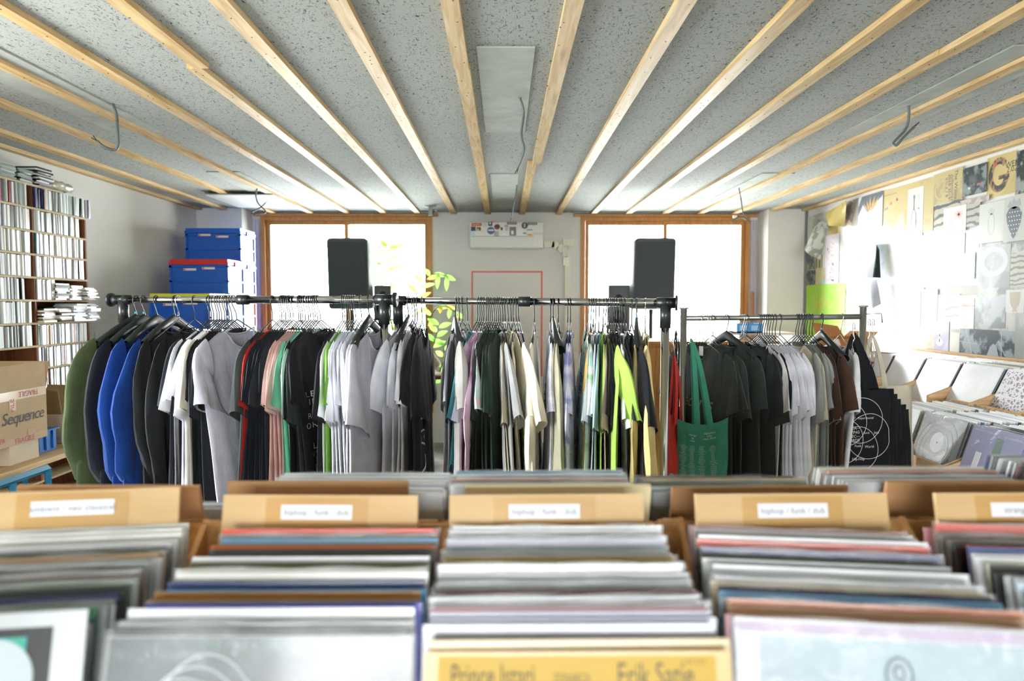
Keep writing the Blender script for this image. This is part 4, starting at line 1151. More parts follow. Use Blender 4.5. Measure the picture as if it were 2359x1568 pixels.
tape = mat('brown_tape', '#a58555', .35, coat=.4); rink = mat('tape_red_print', '#a8283c', .6)
# printed carton
XB = -2.15; yB1 = 2.15 / ((1160 - 109) / 1573.0); yB0 = 2.55
zB0, zB1, zB2 = .834, 1.06, 1.185
bx = empty('cardboard_box', ((XB - 2.62) / 2, (yB0 + yB1) / 2, zB0), 'large open cardboard box with red fragile tape and dark lettering', 'box'); bo = bx.location
def BB(x0, x1, y0, y1, z0, z1): return MB().b2(x0 - bo.x, x1 - bo.x, y0 - bo.y, y1 - bo.y, z0 - bo.z, z1 - bo.z)
m = BB(XB - .006, XB, yB0, yB1, zB0, zB1); m.b2(-2.62 - bo.x, -2.614 - bo.x, yB0 - bo.y, yB1 - bo.y, 0, zB1 - bo.z); m.b2(-2.614 - bo.x, XB - .006 - bo.x, yB0 - bo.y, yB0 + .006 - bo.y, 0, zB1 - bo.z); m.b2(-2.614 - bo.x, XB - .006 - bo.x, yB1 - .006 - bo.y, yB1 - bo.y, 0, zB1 - bo.z); m.b2(-2.614 - bo.x, XB - .006 - bo.x, yB0 + .006 - bo.y, yB1 - .006 - bo.y, 0, .006)
m.build('body', cbd_, bx)
def quad(P, n, name, mm, par, off=(.005, 0, 0)): return MB().prism([Vector(p) for p in P], off).build(name, mm, par)
x_, y0_, y1_ = XB - bo.x, yB0 - bo.y, yB1 - bo.y; zt1_, zt2_ = zB1 - bo.z, zB2 - bo.z
quad([(x_ - .006, y0_, zt1_), (x_ - .006, y1_, zt1_), (x_ - .002, y1_ - .005, zt2_), (x_ - .002, y0_, zt2_)], 0, 'side_flap', cbd_, bx)
quad([(-2.62 - bo.x, y0_, zt1_), (-2.62 - bo.x, y1_, zt1_), (-2.68 - bo.x, y1_, zt2_), (-2.68 - bo.x, y0_, zt2_)], 0, 'side_flap', cbi, bx)
quad([(-2.62 - bo.x, y1_ - .004, zt1_), (x_, y1_ - .004, zt1_), (x_ - .004, y1_ + .03, zt2_), (-2.62 - bo.x, y1_ + .03, zt2_)], 0, 'end_flap', cbi, bx, (0, .005, 0))
for (za, zb_) in ((zt1_ - .028, zt1_ + .012), (0, .03)):
    MB().b2(x_, x_ + .0008, y0_, y1_, za, zb_).build('packing_tape', tape, bx)
MB().b2(x_, x_ + .0012, y1_ - .24, y1_ - .20, zt1_ - .075, zt1_ - .028).build('packing_tape', tape, bx)
MB().b2(x_, x_ + .0012, y1_ - .13, y1_ - .09, .03, .055).build('packing_tape', tape, bx)
MB().b2(-.03, 0, y1_, y1_ + .0008, 0, zt1_).build('packing_tape', tape, bx).location = (x_, 0, 0)
def boxtext(s_, size, y, z, mm, shear=0, flip=False, rot=0, nm='lettering', sp_=1.0):
    tt = text_mb(s_, size, 'CENTER', shear, sp_); ca, sa = math.cos(rot), math.sin(rot)
    def fn(v):
        a, b_ = (-v.x, -v.y) if flip else (v.x, v.y)
        a, b_ = a * ca - b_ * sa, a * sa + b_ * ca
        return (x_ + .0018, y + a, z + b_)
    xf(tt, fn); tt.build(nm, mm, bx)
boxtext('Sequence', .074, y1_ - .157, .118, mat('box_ink', '#243038', .7), .25, sp_=.95)
boxtext('FRAGILE', .034, y1_ - .15, .014, rink, nm='tape_lettering'); boxtext('FRAGILE', .034, y1_ - .42, .014, rink, nm='tape_lettering')
boxtext('FRAGILE', .034, y1_ - .12, zt1_ - .006, rink, flip=True, nm='tape_lettering'); boxtext('FRAGILE', .034, y1_ - .36, zt1_ - .006, rink, flip=True, nm='tape_lettering')
boxtext('FILE', .034, y1_ - .222, zt1_ - .05, rink, rot=1.571, nm='tape_lettering'); boxtext('FR', .03, y1_ - .29, .03, rink, nm='tape_lettering')
# small box under it
yb0 = 2.15 / ((1160 - 26) / 1573.0)
u = MB().b2(-2.5, -2.16, yb0, 3.17, ZT + .001, zB0 - .002)
tag(u.build('cardboard_box', cbw), 'small pale cardboard box under the large lettered box', 'box')
# another under the box's near part, hidden support
tag(MB().b2(-2.55, -2.3, 2.6, 2.85, ZT + .001, zB0 - .002).build('cardboard_box', cbd_), 'small brown cardboard box under the near end of the lettered box', 'box')
# blue tray bin
bb = empty('parts_bin', (-2.3, 3.28, ZT), 'bright blue plastic bin on the table beside the pale box', 'bin')
bm_ = mat('bin_blue', '#1d6fc4', .3)
m = MB(); m.b2(-.12, .1, -.075, .075, .001, .008); m.b2(.092, .1, -.075, .075, .008, .1); m.b2(-.12, -.112, -.075, .075, .008, .1); m.b2(-.112, .092, -.075, -.067, .008, .1); m.b2(-.112, .092, .067, .075, .008, .1)
m.build('body', bm_, bb); MB().b2(-.125, .112, -.085, .085, .1, .106).build('rim', bm_, bb)
for y in (-.05, 0, .05): MB().b2(.1, .108, y - .008, y + .008, .01, .1).build('rib', bm_, bb)
# open carton with flaps
ob = empty('cardboard_box', (-2.42, 3.66, ZT), 'open cardboard box with flaps spread, right of the lettered box', 'box', None, (0, 0, -.12))
bw_, bd_, bh_ = .22, .17, .15; tk = .005
m = MB(); m.b2(-bw_, bw_, -bd_, bd_, .03, .035)
m.b2(bw_ - tk, bw_, -bd_, bd_, .03, bh_); m.b2(-bw_, -bw_ + tk, -bd_, bd_, .03, bh_); m.b2(-bw_ + tk, bw_ - tk, -bd_, -bd_ + tk, .03, bh_); m.b2(-bw_ + tk, bw_ - tk, bd_ - tk, bd_, .03, bh_)
m.b2(-bw_ + .01, bw_ - .01, -bd_ + .01, bd_ - .01, 0.001, .03)
m.build('body', cbw, ob)
quad([(bw_, -bd_, bh_), (bw_, bd_, bh_), (bw_ + .12, bd_, bh_ - .03), (bw_ + .12, -bd_, bh_ - .03)], 0, 'side_flap', cbw, ob, (0, 0, .005))
quad([(-bw_, -bd_, bh_), (-bw_, bd_, bh_), (-bw_ - .03, bd_, bh_ + .15), (-bw_ - .03, -bd_, bh_ + .15)], 0, 'side_flap', cbi, ob)
quad([(-bw_, bd_, bh_), (bw_, bd_, bh_), (bw_, bd_ + .07, bh_ + .1), (-bw_, bd_ + .07, bh_ + .1)], 0, 'end_flap', cbd_, ob, (0, .005, 0))
quad([(-bw_, -bd_, bh_), (bw_ - .02, -bd_, bh_), (bw_ - .02, -bd_ - .02, bh_ + .12), (-bw_, -bd_ - .02, bh_ + .17)], 0, 'end_flap', cbi, ob, (0, .005, 0))
# flat dark and blue things on the table end
d_ = MB().b2(-.12, .12, -.16, .16, 0, .014)
o = d_.build('flat_bag', mat('dark_bag', '#23292b', .3, coat=.6, bump=.5, bscale=20), None, False, (-2.28, 3.76, ZT + .001)); o.rotation_euler = (0, 0, .3); tag(o, 'flat dark plastic bag lying on the table beneath the open box', 'bag')
o.location = (-2.20, 3.72, ZT + .001)
o = rbox(.17, .05, .01, .004).build('scissor_handle', mat('cutter_blue', '#3d9fcf', .3), None, True, (-2.16, 3.5, ZT + .008)); o.rotation_euler = (0, 0, 1.1); tag(o, 'small light blue plastic tool lying at the table edge', 'tool')

# ------------------------------------------------------------------ plants by the left window
def leaf_mat(n, c, c2):
    key = ('leaf', n)
    if key in MATS: return MATS[key]
    m = bpy.data.materials.new('leaf_' + n); m.use_nodes = True
    N, L = nodes(m); b = N['Principled BSDF']; b.inputs['Base Color'].default_value = (*lin(c), 1); b.inputs['Roughness'].default_value = .45
    tr = N.new('ShaderNodeBsdfTranslucent'); tr.inputs[0].default_value = (*lin(c2), 1)
    mx = N.new('ShaderNodeMixShader'); mx.inputs[0].default_value = .6
    L.new(b.outputs[0], mx.inputs[1]); L.new(tr.outputs[0], mx.inputs[2]); L.new(mx.outputs[0], N['Material Output'].inputs[0])
    MATS[key] = m; return m
lg = leaf_mat('green', '#4f9a3c', '#a8e070'); ly = leaf_mat('yellow', '#c4a040', '#f0c860'); stm = mat('stem_green', '#6f8a48', .5)
pl = empty('potted_plant', (at(950, 700, 6.4).x, 6.4, 0), 'tall potted plant with arching leafy stems before the left window', 'plant')
MB().tube([(0, 0, .02), (0, 0, .3)], [.14, .18], 24).build('pot', mat('pot_terracotta', '#a86a48', .7), pl, True)
MB().cyl((0, 0, .301), (0, 0, .305), .165, 24).build('soil', mat('soil', '#3a2c22', .9), pl)
def leafshape(mb, p, d, up, Lf, wf, bend=.2):
    d = d.normalized(); side = d.cross(up).normalized(); nrm = side.cross(d)
    rows = []
    for i in range(7):
        t = i / 6; w = wf * math.sin(math.pi * min(1, t * .95 + .04)) ** .8
        c = p + d * Lf * t + nrm * (-bend * Lf * t * t)
        rows.append([c - side * w + nrm * w * .25, c, c + side * w + nrm * w * .25])
    mb.grid(rows)
def frond(pix, n, Lf, wf, yel=.08, seed=0, dirs=1):
    r2 = random.Random(seed); P = smooth_path([at(x, y, 6.4 + dy) - pl.location for x, y, dy in pix], 8)
    P = [Vector((0, 0, .3))] + P
    MB().tube(P, [.009 - .006 * i / (len(P) - 1) for i in range(len(P))], 6).build('stem', stm, pl, True)
    g, yl = MB(), MB(); K = len(P)
    for i in range(n):
        t = .12 + .88 * i / (n - 1); idx = min(K - 2, max(1, int(t * (K - 1)))); p = P[idx]; tan = (P[idx + 1] - P[idx - 1]).normalized()
        sd = Vector((1, r2.uniform(-.6, .6), 0)).normalized() * (1 if i % 2 else -1)
        d = tan * .75 + sd * .8 + Vector((0, 0, -.35 * t))
        mb = yl if r2.random() < yel else g
        leafshape(mb, p, d, Vector((0, -1, .3)), Lf * r2.uniform(.7, 1.15) * (1 - .3 * abs(t - .5)), wf, r2.uniform(.1, .4))
    g.build('leaves', lg, pl, True)
    if yl.v: yl.build('yellow_leaves', ly, pl, True)
frond([(935, 900, 0), (905, 760, 0), (888, 660, 0), (886, 590, .0), (897, 566, 0)], 17, .17, .024, .1, 1)
frond([(940, 900, 0), (915, 780, .1), (905, 700, .1), (912, 610, .1)], 12, .11, .018, .1, 2)
frond([(950, 900, 0), (955, 740, 0), (965, 670, 0), (995, 632, 0), (1033, 637, 0)], 15, .15, .024, .12, 3)
frond([(955, 900, 0), (975, 780, 0), (1000, 715, -.1), (1030, 706, -.1), (1055, 725, -.1)], 11, .12, .022, .55, 4)
frond([(935, 900, 0), (890, 780, 0), (866, 690, 0), (858, 600, 0)], 13, .12, .02, .05, 5)
frond([(960, 920, -.1), (985, 840, -.1), (1003, 780, -.1), (1012, 745, -.1)], 11, .13, .026, .15, 6)
frond([(950, 940, 0), (905, 850, 0), (900, 790, 0), (905, 735, 0)], 12, .13, .026, .05, 7)
frond([(955, 940, 0), (1000, 880, -.1), (1018, 840, -.1), (1024, 790, -.1)], 11, .13, .026, .1, 8)
# patterned bag among the plants
c_ = at(1000, 818, 5.6)
m = rbox(.16, .12, .24, .03, 3); xf(m, lambda v: (v.x, v.y, v.z + .12))
e = empty('patterned_bag', (c_.x, 5.6, c_.z - .12), 'beige bag with a brown flower pattern behind the black tees', 'bag', None, (0, R(-38), 0))
m.build('bag_body', fab('flower print', '#cfc2ad', 'tie', '#ddd3c2', '#8f5b45'), e, True)
sd_ = empty('side_table', (c_.x, 5.6, 0), 'small dark side table holding the patterned bag', 'table')
tz = c_.z - .15
MB().b2(-.2, .2, -.18, .18, tz - .03, tz - .004).build('tabletop', shs, sd_)
for sx in (-1, 1):
    for sy in (-1, 1): MB().b2(sx * .17 - .015, sx * .17 + .015, sy * .15 - .015, sy * .15 + .015, 0, tz - .03).build('leg', dark, sd_)
# wooden cabinet under the right window and things on its top
cz = at(1520, 786, 5.2).z
kw = wood('cabinet_pine', '#9c6a35', '#bd8a4f', 2, .5, 1, .2)
kb = empty('cabinet', (cs(1560, 5.2) + .15, 5.45, 0), 'low pine cabinet behind the rails under the right window', 'cabinet')
MB().b2(-.42, .62, -.25, .2, .02, cz - .022).build('body', kw, kb); MB().b2(-.44, .64, -.27, .22, cz - .02, cz).build('cabinet_top', kw, kb)
for x in (-.41, .11): MB().b2(x, x + .49, -.262, -.252, .06, cz - .05).build('door', kw, kb)
q0, q1 = at(1683, 744, 5.6), at(1741, 765, 5.6)
sb = empty('blue_tub', ((q0.x + q1.x) / 2, 5.55, 0), 'light blue plastic tub seen through the right rail against the window', 'tub')
lbm = mat('tub_blue', '#3f9bdd', .3)
zt0_ = q1.z
m = MB(); wq = (q1.x - q0.x) / 2
m.b2(-wq, wq, -.1, .1, zt0_, zt0_ + .01); m.b2(-wq, wq, -.1, -.094, zt0_, q0.z); m.b2(-wq, wq, .094, .1, zt0_, q0.z); m.b2(-wq, -wq + .006, -.094, .094, zt0_, q0.z); m.b2(wq - .006, wq, -.094, .094, zt0_, q0.z)
m.build('body', lbm, sb)
for xx in (-wq * .5, wq * .4): MB().b2(xx - .03, xx + .03, -.103, -.1, zt0_ + .02, q0.z - .015).build('tub_window', mat('tub_pale', '#9fd0f2', .3), sb)
stn = empty('shelf_unit', (sb.location.x + .12, 5.72, 0), 'pale shelf unit carrying the light blue tub', 'shelf')
pw = mat('pale_unit', '#d8d8d2', .5)
MB().b2(-.3, .3, -.17, .17, zt0_ - .022, zt0_ - .002).build('shelf_top', pw, stn)
for x in (-.29, .27): MB().b2(x, x + .02, -.16, .16, 0, zt0_ - .022).build('side_panel', pw, stn)

# ------------------------------------------------------------------ record bins and records
beech = wood('beech', '#c6a574', '#d4b688', 0, .45, .6); beechd = wood('brown_board', '#a57e58', '#b68d64', 0, .5, .6); pinebin = wood('bin_pine', '#b98a56', '#d2a672', 1, .5, 1, .2)
creamb = mat('cream_board', '#e0d3a8', .6); pal_pine = wood('pale_pine', '#cfa878', '#e6c79c', 1, .5, 1, .3)
PAL = dict([('white', '#e4e8ec'), ('off-white', '#dfe2da'), ('grey', '#9da3a3'), ('dark grey', '#4a5050'), ('black', '#1d2022'), ('silver', '#c3cace'), ('coral red', '#e04a30'),
            ('orange', '#d4702c'), ('green', '#3f9466'), ('olive', '#6a6d4a'), ('navy', '#2f3f78'), ('light blue', '#70b2e0'), ('gold brown', '#a47428'), ('tan', '#b9936a'),
            ('periwinkle', '#6470d0'), ('cream', '#d8d2b8'), ('pink', '#dba4ac'), ('lilac white', '#ccd0e4'), ('yellow', '#c49c30'), ('pale yellow', '#cdb984'), ('teal', '#3f7f96'),
            ('maroon', '#6b2c34'), ('taupe', '#8d827c'), ('salmon', '#cf8f80'), ('olive yellow', '#a99b3a'), ('dark teal', '#2c4a50'), ('pale blue', '#c3d8e4'), ('grey green', '#7d8c80')])
def cover_mat(n):
    return mat('jacket_' + n, PAL[n], .42, coat=.6, coatr=.22, var=.14, vscale=5)
def m_film():
    m = bpy.data.materials.new('clear_film'); m.use_nodes = True
    N, L = nodes(m); b = N['Principled BSDF']; b.inputs['Base Color'].default_value = (.95, .98, 1, 1); b.inputs['Roughness'].default_value = .12; b.inputs['Specular IOR Level'].default_value = .9
    tc = N.new('ShaderNodeTexCoord'); n = N.new('ShaderNodeTexNoise'); n.inputs['Scale'].default_value = 14; n.inputs['Detail'].default_value = 4; n.inputs['Distortion'].default_value = .8
    mp = N.new('ShaderNodeMapping'); mp.inputs['Scale'].default_value = (1, 1, 2.2); L.new(tc.outputs['Object'], mp.inputs[0]); L.new(mp.outputs[0], n.inputs['Vector'])
    bp = N.new('ShaderNodeBump'); bp.inputs['Strength'].default_value = .7; bp.inputs['Distance'].default_value = .02; L.new(n.outputs['Fac'], bp.inputs['Height']); L.new(bp.outputs[0], b.inputs['Normal'])
    t = N.new('ShaderNodeBsdfTransparent'); mx = N.new('ShaderNodeMixShader'); mx.inputs[0].default_value = .17
    L.new(t.outputs[0], mx.inputs[1]); L.new(b.outputs[0], mx.inputs[2]); L.new(mx.outputs[0], N['Material Output'].inputs[0]); return m
clear = m_film()
JM = {}
def jacket(n):
    if n not in JM:
        JM[n] = MB().box(0, 0, .1575, .315, .0036, .315).mesh('record_jacket', cover_mat(n))
    return JM[n]
def film_mesh(seed):
    r2 = random.Random(seed); ph = [r2.uniform(0, 6) for _ in range(4)]; mb = MB()
    for sd in (-1, 1):
        P = []
        for j in range(5):
            z = (.002, .12, .25, .308, .3175)[j]; row = []
            for i in range(21):
                x = -.161 + .322 * i / 20
                y = sd * (.0024 + (.0016 if j == 4 else .0006 * j) * (.5 + .5 * math.sin(x * 60 + ph[0] * sd)))
                row.append((x, y, z + (.0012 * math.sin(x * 45 + ph[1]) if j == 4 else 0)))
            P.append(row)
        mb.grid(P)
    return mb.mesh('outer_sleeve', clear, True)
FILM = [film_mesh(i) for i in range(4)]
rr = random.Random(5)
def frame(x, y, ang): return Matrix.Translation((x, y, 0)) @ Matrix.Rotation(R(ang), 4, 'Z')
def record(F, lx, ly, z, lean, col, label, group, film=True, dz=0, extra_rot=0):
    M = F @ Matrix.Translation((lx, ly, z)) @ Matrix.Rotation(-lean, 4, 'X') @ Matrix.Rotation(extra_rot, 4, 'Z')
    if film:
        e = bpy.data.objects.new('vinyl_record', None); COL.objects.link(e); e.empty_display_size = .05; e.matrix_world = M
        put('jacket', jacket(col), e); put('outer_sleeve', rr.choice(FILM), e)
    else:
        e = put('vinyl_record', jacket(col)); e.matrix_world = M
    tag(e, label, 'record', group); return e
def bin_box(name, F, w, depth, zb_, ztb, ztf, zf, m, label, tback=.012, group=None, nose=None):
    e = bpy.data.objects.new(name, None); COL.objects.link(e); e.matrix_world = F @ Matrix.Translation((0, -depth / 2, zb_)); tag(e, label, 'record bin', group)
    h = w / 2; d = depth / 2; t = .009
    def rel(z): return z - zb_
    for s in (-1, 1):
        x = s * (h - t) if s > 0 else -h
        MB().prism([(x, d, 0), (x, -d, 0), (x, -d, rel(ztf)), (x, d, rel(ztb))], (t, 0, 0)).build('side_panel', m, e)
    MB().b2(-h + t, h - t, d - tback, d, 0, rel(ztb) - .002).build('back_panel', m, e)
    MB().b2(-h + t, h - t, -d, -d + .012, 0, rel(zf)).build('front_board', m, e)
    MB().b2(-h + t, h - t, -d + .012, d - tback, 0, .009).build('bottom_board', m, e)
    return e
LEAN = R(15); SH = .315 * math.sin(LEAN); CH = .315 * math.cos(LEAN)
def seqn(s):
    out = []
    for tok in s.split(','):
        n, k = tok.rsplit('*', 1) if '*' in tok else (tok, 1)
        out += [n.strip()] * int(k)
    return out
FRONT = [  # back to front
    ('ambient bin at far left', -.652, 7.0, seqn('off-white*5,white*2,dark grey,olive,tan*2,silver*3,dark grey,taupe*2,silver*2,grey green,dark grey*2,navy,grey*3,green,dark teal,grey,silver'), 2),
    ('left hiphop bin', -.256, 0.0, seqn('coral red*2,dark grey,light blue,grey,orange*2,dark grey,olive,green,white*2,olive,dark grey,off-white*3,navy,light blue*2,gold brown,tan,taupe,periwinkle*2,white,silver,grey,dark grey,silver'), 1),
    ('middle hiphop bin', .076, 0.0, seqn('white*2,silver*2,lilac white,teal,silver*2,salmon,olive yellow,silver*2,taupe,white,silver*3,dark teal,maroon,silver*2,grey,pink,lilac white*3,pale yellow*2,yellow'), 1),
    ('right hiphop bin', .456, -7.0, seqn('pink,white,grey,cream,dark grey,white,coral red,black,navy,olive,silver*3,white,silver*3,pale yellow,black,navy,light blue,dark grey,orange,tan,pink,lilac white,silver'), 1),
    ('strange beat bin', .826, -7.0, seqn('pink,coral red,taupe*3,dark grey*2,black,coral red,navy,white*2,cream,dark grey*2,silver*3,pale blue,dark grey,black,olive,silver,grey*3'), 0),
]
ZREC = HC - .345 - CH
fronts = {}
for bi, (bn, cx, ang, cols, cv_) in enumerate(FRONT):
    F = frame(cx, 1.095, ang)
    bin_box('record_bin', F, .335, .50, ZREC - .012, HC - .352, HC - .585, ZREC + .09, pinebin, 'pine record crate under the %s records' % bn.replace(' bin', ''), group='front row of record bins')
    n = len(cols); y0, y1 = -.395 + .012 * (bi == 2) * -1, -.075
    for i, c in enumerate(cols):
        yt = y1 + (y0 - y1) * i / (n - 1) + rr.uniform(-.0016, .0016)
        last = i == n - 1
        film = (bi in (0, 3, 4) and rr.random() < .45) or (bi == 2 and i < 22 and rr.random() < .7) or (bi == 1 and rr.random() < .3) or (last and bi in (1, 3))
        if last and bi == 2: film = False
        lb_ = '%s record, %s from the front in the %s' % (c, 'first' if last else ordw(n - i), bn)
        o = record(F, rr.uniform(-.006, .006), yt - SH, ZREC + rr.choice((-.002, 0, .001, .003, .006)) + (.004 if c in ('coral red', 'white', 'periwinkle', 'off-white', 'gold brown', 'navy') else 0) + (({0: .018, 1: -.006, 2: -.012, 3: .006}.get(bi, 0)) if last else (-.012 if bi == 2 and i > n - 4 else 0)), LEAN, c, lb_, 'records in the front row of bins', film, extra_rot=rr.uniform(-.008, .008))
        if last: fronts[bi] = o
# designs on the foremost covers
def art(o, mb, m, nm='cover_print'):
    par = o
    if o.type == 'EMPTY': par = [c for c in o.children if c.name.startswith('jacket')][0]
    return mb.build(nm, m, par)
def disc(cx, cz, r, y=-.0022, n=32, t=.0003, r2=0):
    return MB().prism([(cx + r * math.cos(a * 2 * math.pi / n), y, cz + r * math.sin(a * 2 * math.pi / n)) for a in range(n)], (0, t, 0))
def flat(x0, x1, z0, z1, y=-.0022): return MB().b2(x0, x1, y, y + .0003, z0, z1)
def words(o, s_, size, x, z, c, align='CENTER', shear=0, y=-.0026, nm='cover_lettering', sx=1):
    t_ = text_mb(s_, size, align, shear); xf(t_, lambda v: (x + v.x * sx, y, z + v.y)); art(o, t_, mat('ink_' + c.strip('#'), c, .6), nm)
o = fronts[0]; grad = fab('cover_teal', '#4aa4c8', 'tie', '#52aecb', '#5cb49a')
art(o, flat(-.125, .125, .0, .30), dark, 'black_frame_print'); art(o, flat(-.1, .1, .0, .291, -.0026), grad, 'teal_artwork'); art(o, disc(.07, .25, .04, -.003), mat('print_pale', '#c3d3d8', .6), 'white_disc_print')
o = fronts[1]
art(o, flat(-.1565, .1565, .002, .314), mat('photo_silver', '#5f696d', .3, var=.6, vscale=7, coat=.5), 'silver_photo_print')
for k in range(5): art(o, MB().tube([(-.10 + .012 * k + .06 * math.cos(a / 10), -.0028, .20 + (.05 + .012 * k) * math.sin(a / 10)) for a in range(0, 40)], .0014, 4), mat('photo_white', '#d4dde0', .4), 'swirl_print')
words(o, '・'.join('LIVE AT THE'.split()), .012, -.02, .306, '#8fb0a8')
o = fronts[2]
art(o, flat(-.143, .143, .0, .3105), mat('print_yellow', '#c9a53a', .5), 'yellow_artwork')
words(o, 'Prince Istari', .032, -.087, .291, '#4f5038', sx=.56); words(o, 'Erik Satie', .034, .08, .291, '#5c5e48', sx=.62); words(o, 'ZONARCA', .014, -.006, .289, '#6a6438', sx=.55); words(o, 'LIM 234', .007, .12, .304, '#9a8440')
o = fronts[3]
art(o, flat(-.135, .1565, .002, .299), mat('print_paleblue', '#a5bac6', .45), 'pale_blue_artwork'); art(o, flat(-.1565, .1565, .301, .3125), mat('print_lilac', '#b9abc4', .5), 'lilac_band')
art(o, MB().tube([(.006 + .013 * math.cos(a * math.pi / 12), -.003, .266 + .017 * math.sin(a * math.pi / 12)) for a in range(24)], .0012, 4, closed=True), mat('print_slate', '#5f7684', .5), 'emblem_ring')
art(o, MB().tube([(.006 + .005 * math.cos(a * math.pi / 6), -.003, .268 + .007 * math.sin(a * math.pi / 6)) for a in range(12)], .001, 4, closed=True), mat('print_slate', '#5f7684', .5), 'emblem_core')
words(o, 'TRANSCOLOR', .012, .006, .241, '#5f7684', y=-.003)
# labelled wooden dividers
def divider(cx, ang, px_off, drop, w, m, label, text=None, lw=.111, face=1, Z=1.062, hh=.33, lx=0):
    th = R(ang) if face == 1 else R(180 + ang)
    top = Vector((cx, Z, HC - drop)); ln = R(13)
    M = Matrix.Translation(top) @ Matrix.Rotation(th, 4, 'Z') @ Matrix.Rotation(-ln, 4, 'X') @ Matrix.Translation((0, 0, -hh))
    e = MB().box(0, 0, hh / 2, w, .009, hh).build('divider_board', m); e.matrix_world = M
    tag(e, label, 'divider', 'wooden bin dividers')
    if text:
        lb2 = MB().b2(lx - lw / 2, lx + lw / 2, -.0052, -.0045, hh - .037, hh - .015).build('paper_label', mat('label_paper', '#e6e9f2', .6), e)
        t_ = text_mb(text, .0125, 'CENTER', 0, 1.05); xf(t_, lambda v: (lx + v.x, -.0056, hh - .0265 + v.y)); t_.build('label_lettering', mat('label_ink', '#6c737c', .7), lb2)
        tp_ = MB().b2(lx - .08, lx + .08, -.0048, -.0044, hh - .06, hh - .004).build('tape_mark', wood('beech_dark', '#b8935c', '#c9a468', 0, .35, .6), e)
divider(-.655, 7, 0, .283, .305, beech, 'beech divider lettered ambient / neo classical', 'ambient / neo classical', .118, 1, 1.04, lx=.0)
divider(-.286, -1.5, 0, .298, .305, beech, 'beech divider lettered hiphop / funk / dub, leftmost of three', 'hiphop / funk / dub', lx=-.005)
divider(.0675, .8, 0, .298, .305, beech, 'beech divider lettered hiphop / funk / dub, middle of three', 'hiphop / funk / dub', lx=-.004)
divider(.454, 1, 0, .298, .305, beech, 'beech divider lettered hiphop / funk / dub, rightmost of three', 'hiphop / funk / dub', lx=.0)
divider(.836, 0, 0, .298, .305, beech, 'beech divider lettered strange beat at the right edge', 'strange beats', lx=-.012)
divider(-.663, -1, 0, .303, .305, beechd, 'plain brown divider behind the ambient divider', None, face=-1, Z=1.14)
divider(-.315, 0, 0, .300, .305, beechd, 'plain brown divider behind the leftmost hiphop divider', None, face=-1, Z=1.15)
divider(.092, .5, 0, .305, .315, creamb, 'plain cream divider behind the middle hiphop divider', None, face=-1, Z=1.14)
divider(.441, 1, 0, .312, .305, beechd, 'plain brown divider behind the rightmost hiphop divider', None, face=-1, Z=1.155)
divider(.81, 0, 0, .303, .305, beechd, 'plain brown divider behind the strange beat divider', None, face=-1, Z=1.15)
REAR = [
    ('far left', -.625, .37, 5, 1.22, 'grey,silver,dark grey,silver,grey', 0),
    ('second from left', -.266, .326, 13, 1.175, 'silver,taupe,white,white,silver,silver,olive yellow,silver,white,silver,white,silver,white', -.5),
    ('middle', .066, .320, 14, 1.175, 'silver,white,silver,white,olive,salmon,silver,white,silver,silver,white,silver,light blue,silver', .5),
    ('fourth from left', .422, .340, 12, 1.22, 'grey,dark grey,silver,grey green,olive,green,dark grey,grey green,cream,tan', 0),
    ('fifth from left', .755, .312, 12, 1.18, 'silver,silver,white,taupe,white,silver,dark grey,salmon,white,cream,white,silver', 0),
    ('far right', 1.10, .290, 12, 1.19, 'grey,black,silver,maroon,dark grey,silver,white,grey,silver,dark grey,grey,navy', 2),
]
for bn, cx, drop, n, Zt, cols, ang in REAR:
    F = frame(cx, 1.104, 180 + ang); zz = HC - drop - CH
    bin_box('record_bin', F, .333, .50, ZREC - .012, HC - .352, HC - .585, ZREC + .09, pinebin, 'pine record crate of the second row, %s' % bn, group='second row of record bins')
    cl = seqn(cols)
    base = MB().b2(-.155, .155, -.45, -.02, ZREC - .002, zz - .001)
    if zz - ZREC > .006:
        ob_ = base.build('riser_board', pinebin); ob_.matrix_world = F; tag(ob_, 'low pine riser board inside the second row crate, %s' % bn, 'board')
    for i in range(n):
        ly = -(Zt - 1.104) - .0098 * i
        record(F, rr.uniform(-.007, .007), ly - SH, zz + rr.uniform(-.002, .005), LEAN, cl[i % len(cl)], '%s record, %s from the dividers, second row bin %s' % (cl[i % len(cl)], ordw(i + 1), bn), 'records in the second row of bins', True, extra_rot=rr.uniform(-.012, .012))
# counter carrying the two rows of bins
ct = empty('display_counter', (.2, 1.1, 0), 'plywood counter carrying the two rows of record bins', 'counter')
MB().b2(-1.1, 1.1, -.56, .54, ZREC - .036, ZREC - .0125).build('counter_top', pinebin, ct)
for x in (-1.0, 0, 1.0):
    for y in (-.48, .46): MB().b2(x - .03, x + .03, y - .03, y + .03, 0, ZREC - .036).build('leg', pinebin, ct)
for y in (-.48, .46): MB().b2(-.97, .97, y - .01, y + .01, .2, .26).build('stretcher', pinebin, ct)
# small white price tags standing behind
tg = at(985, 1172, 1.19)
tag(MB().b2(tg.x - .01, tg.x + .01, 1.19, 1.192, tg.z - .02, tg.z + .018).build('price_card', mat('label_paper', '#e6e9f2', .6)), 'small white price card between the left and middle hiphop dividers', 'card')
tag(MB().b2(tg.x - .008, tg.x + .006, 1.183, 1.1885, tg.z - .034, tg.z - .0205).build('card_clip', mat('cutter_blue', '#3d9fcf', .3)), 'small blue clip below the white price card', 'clip')

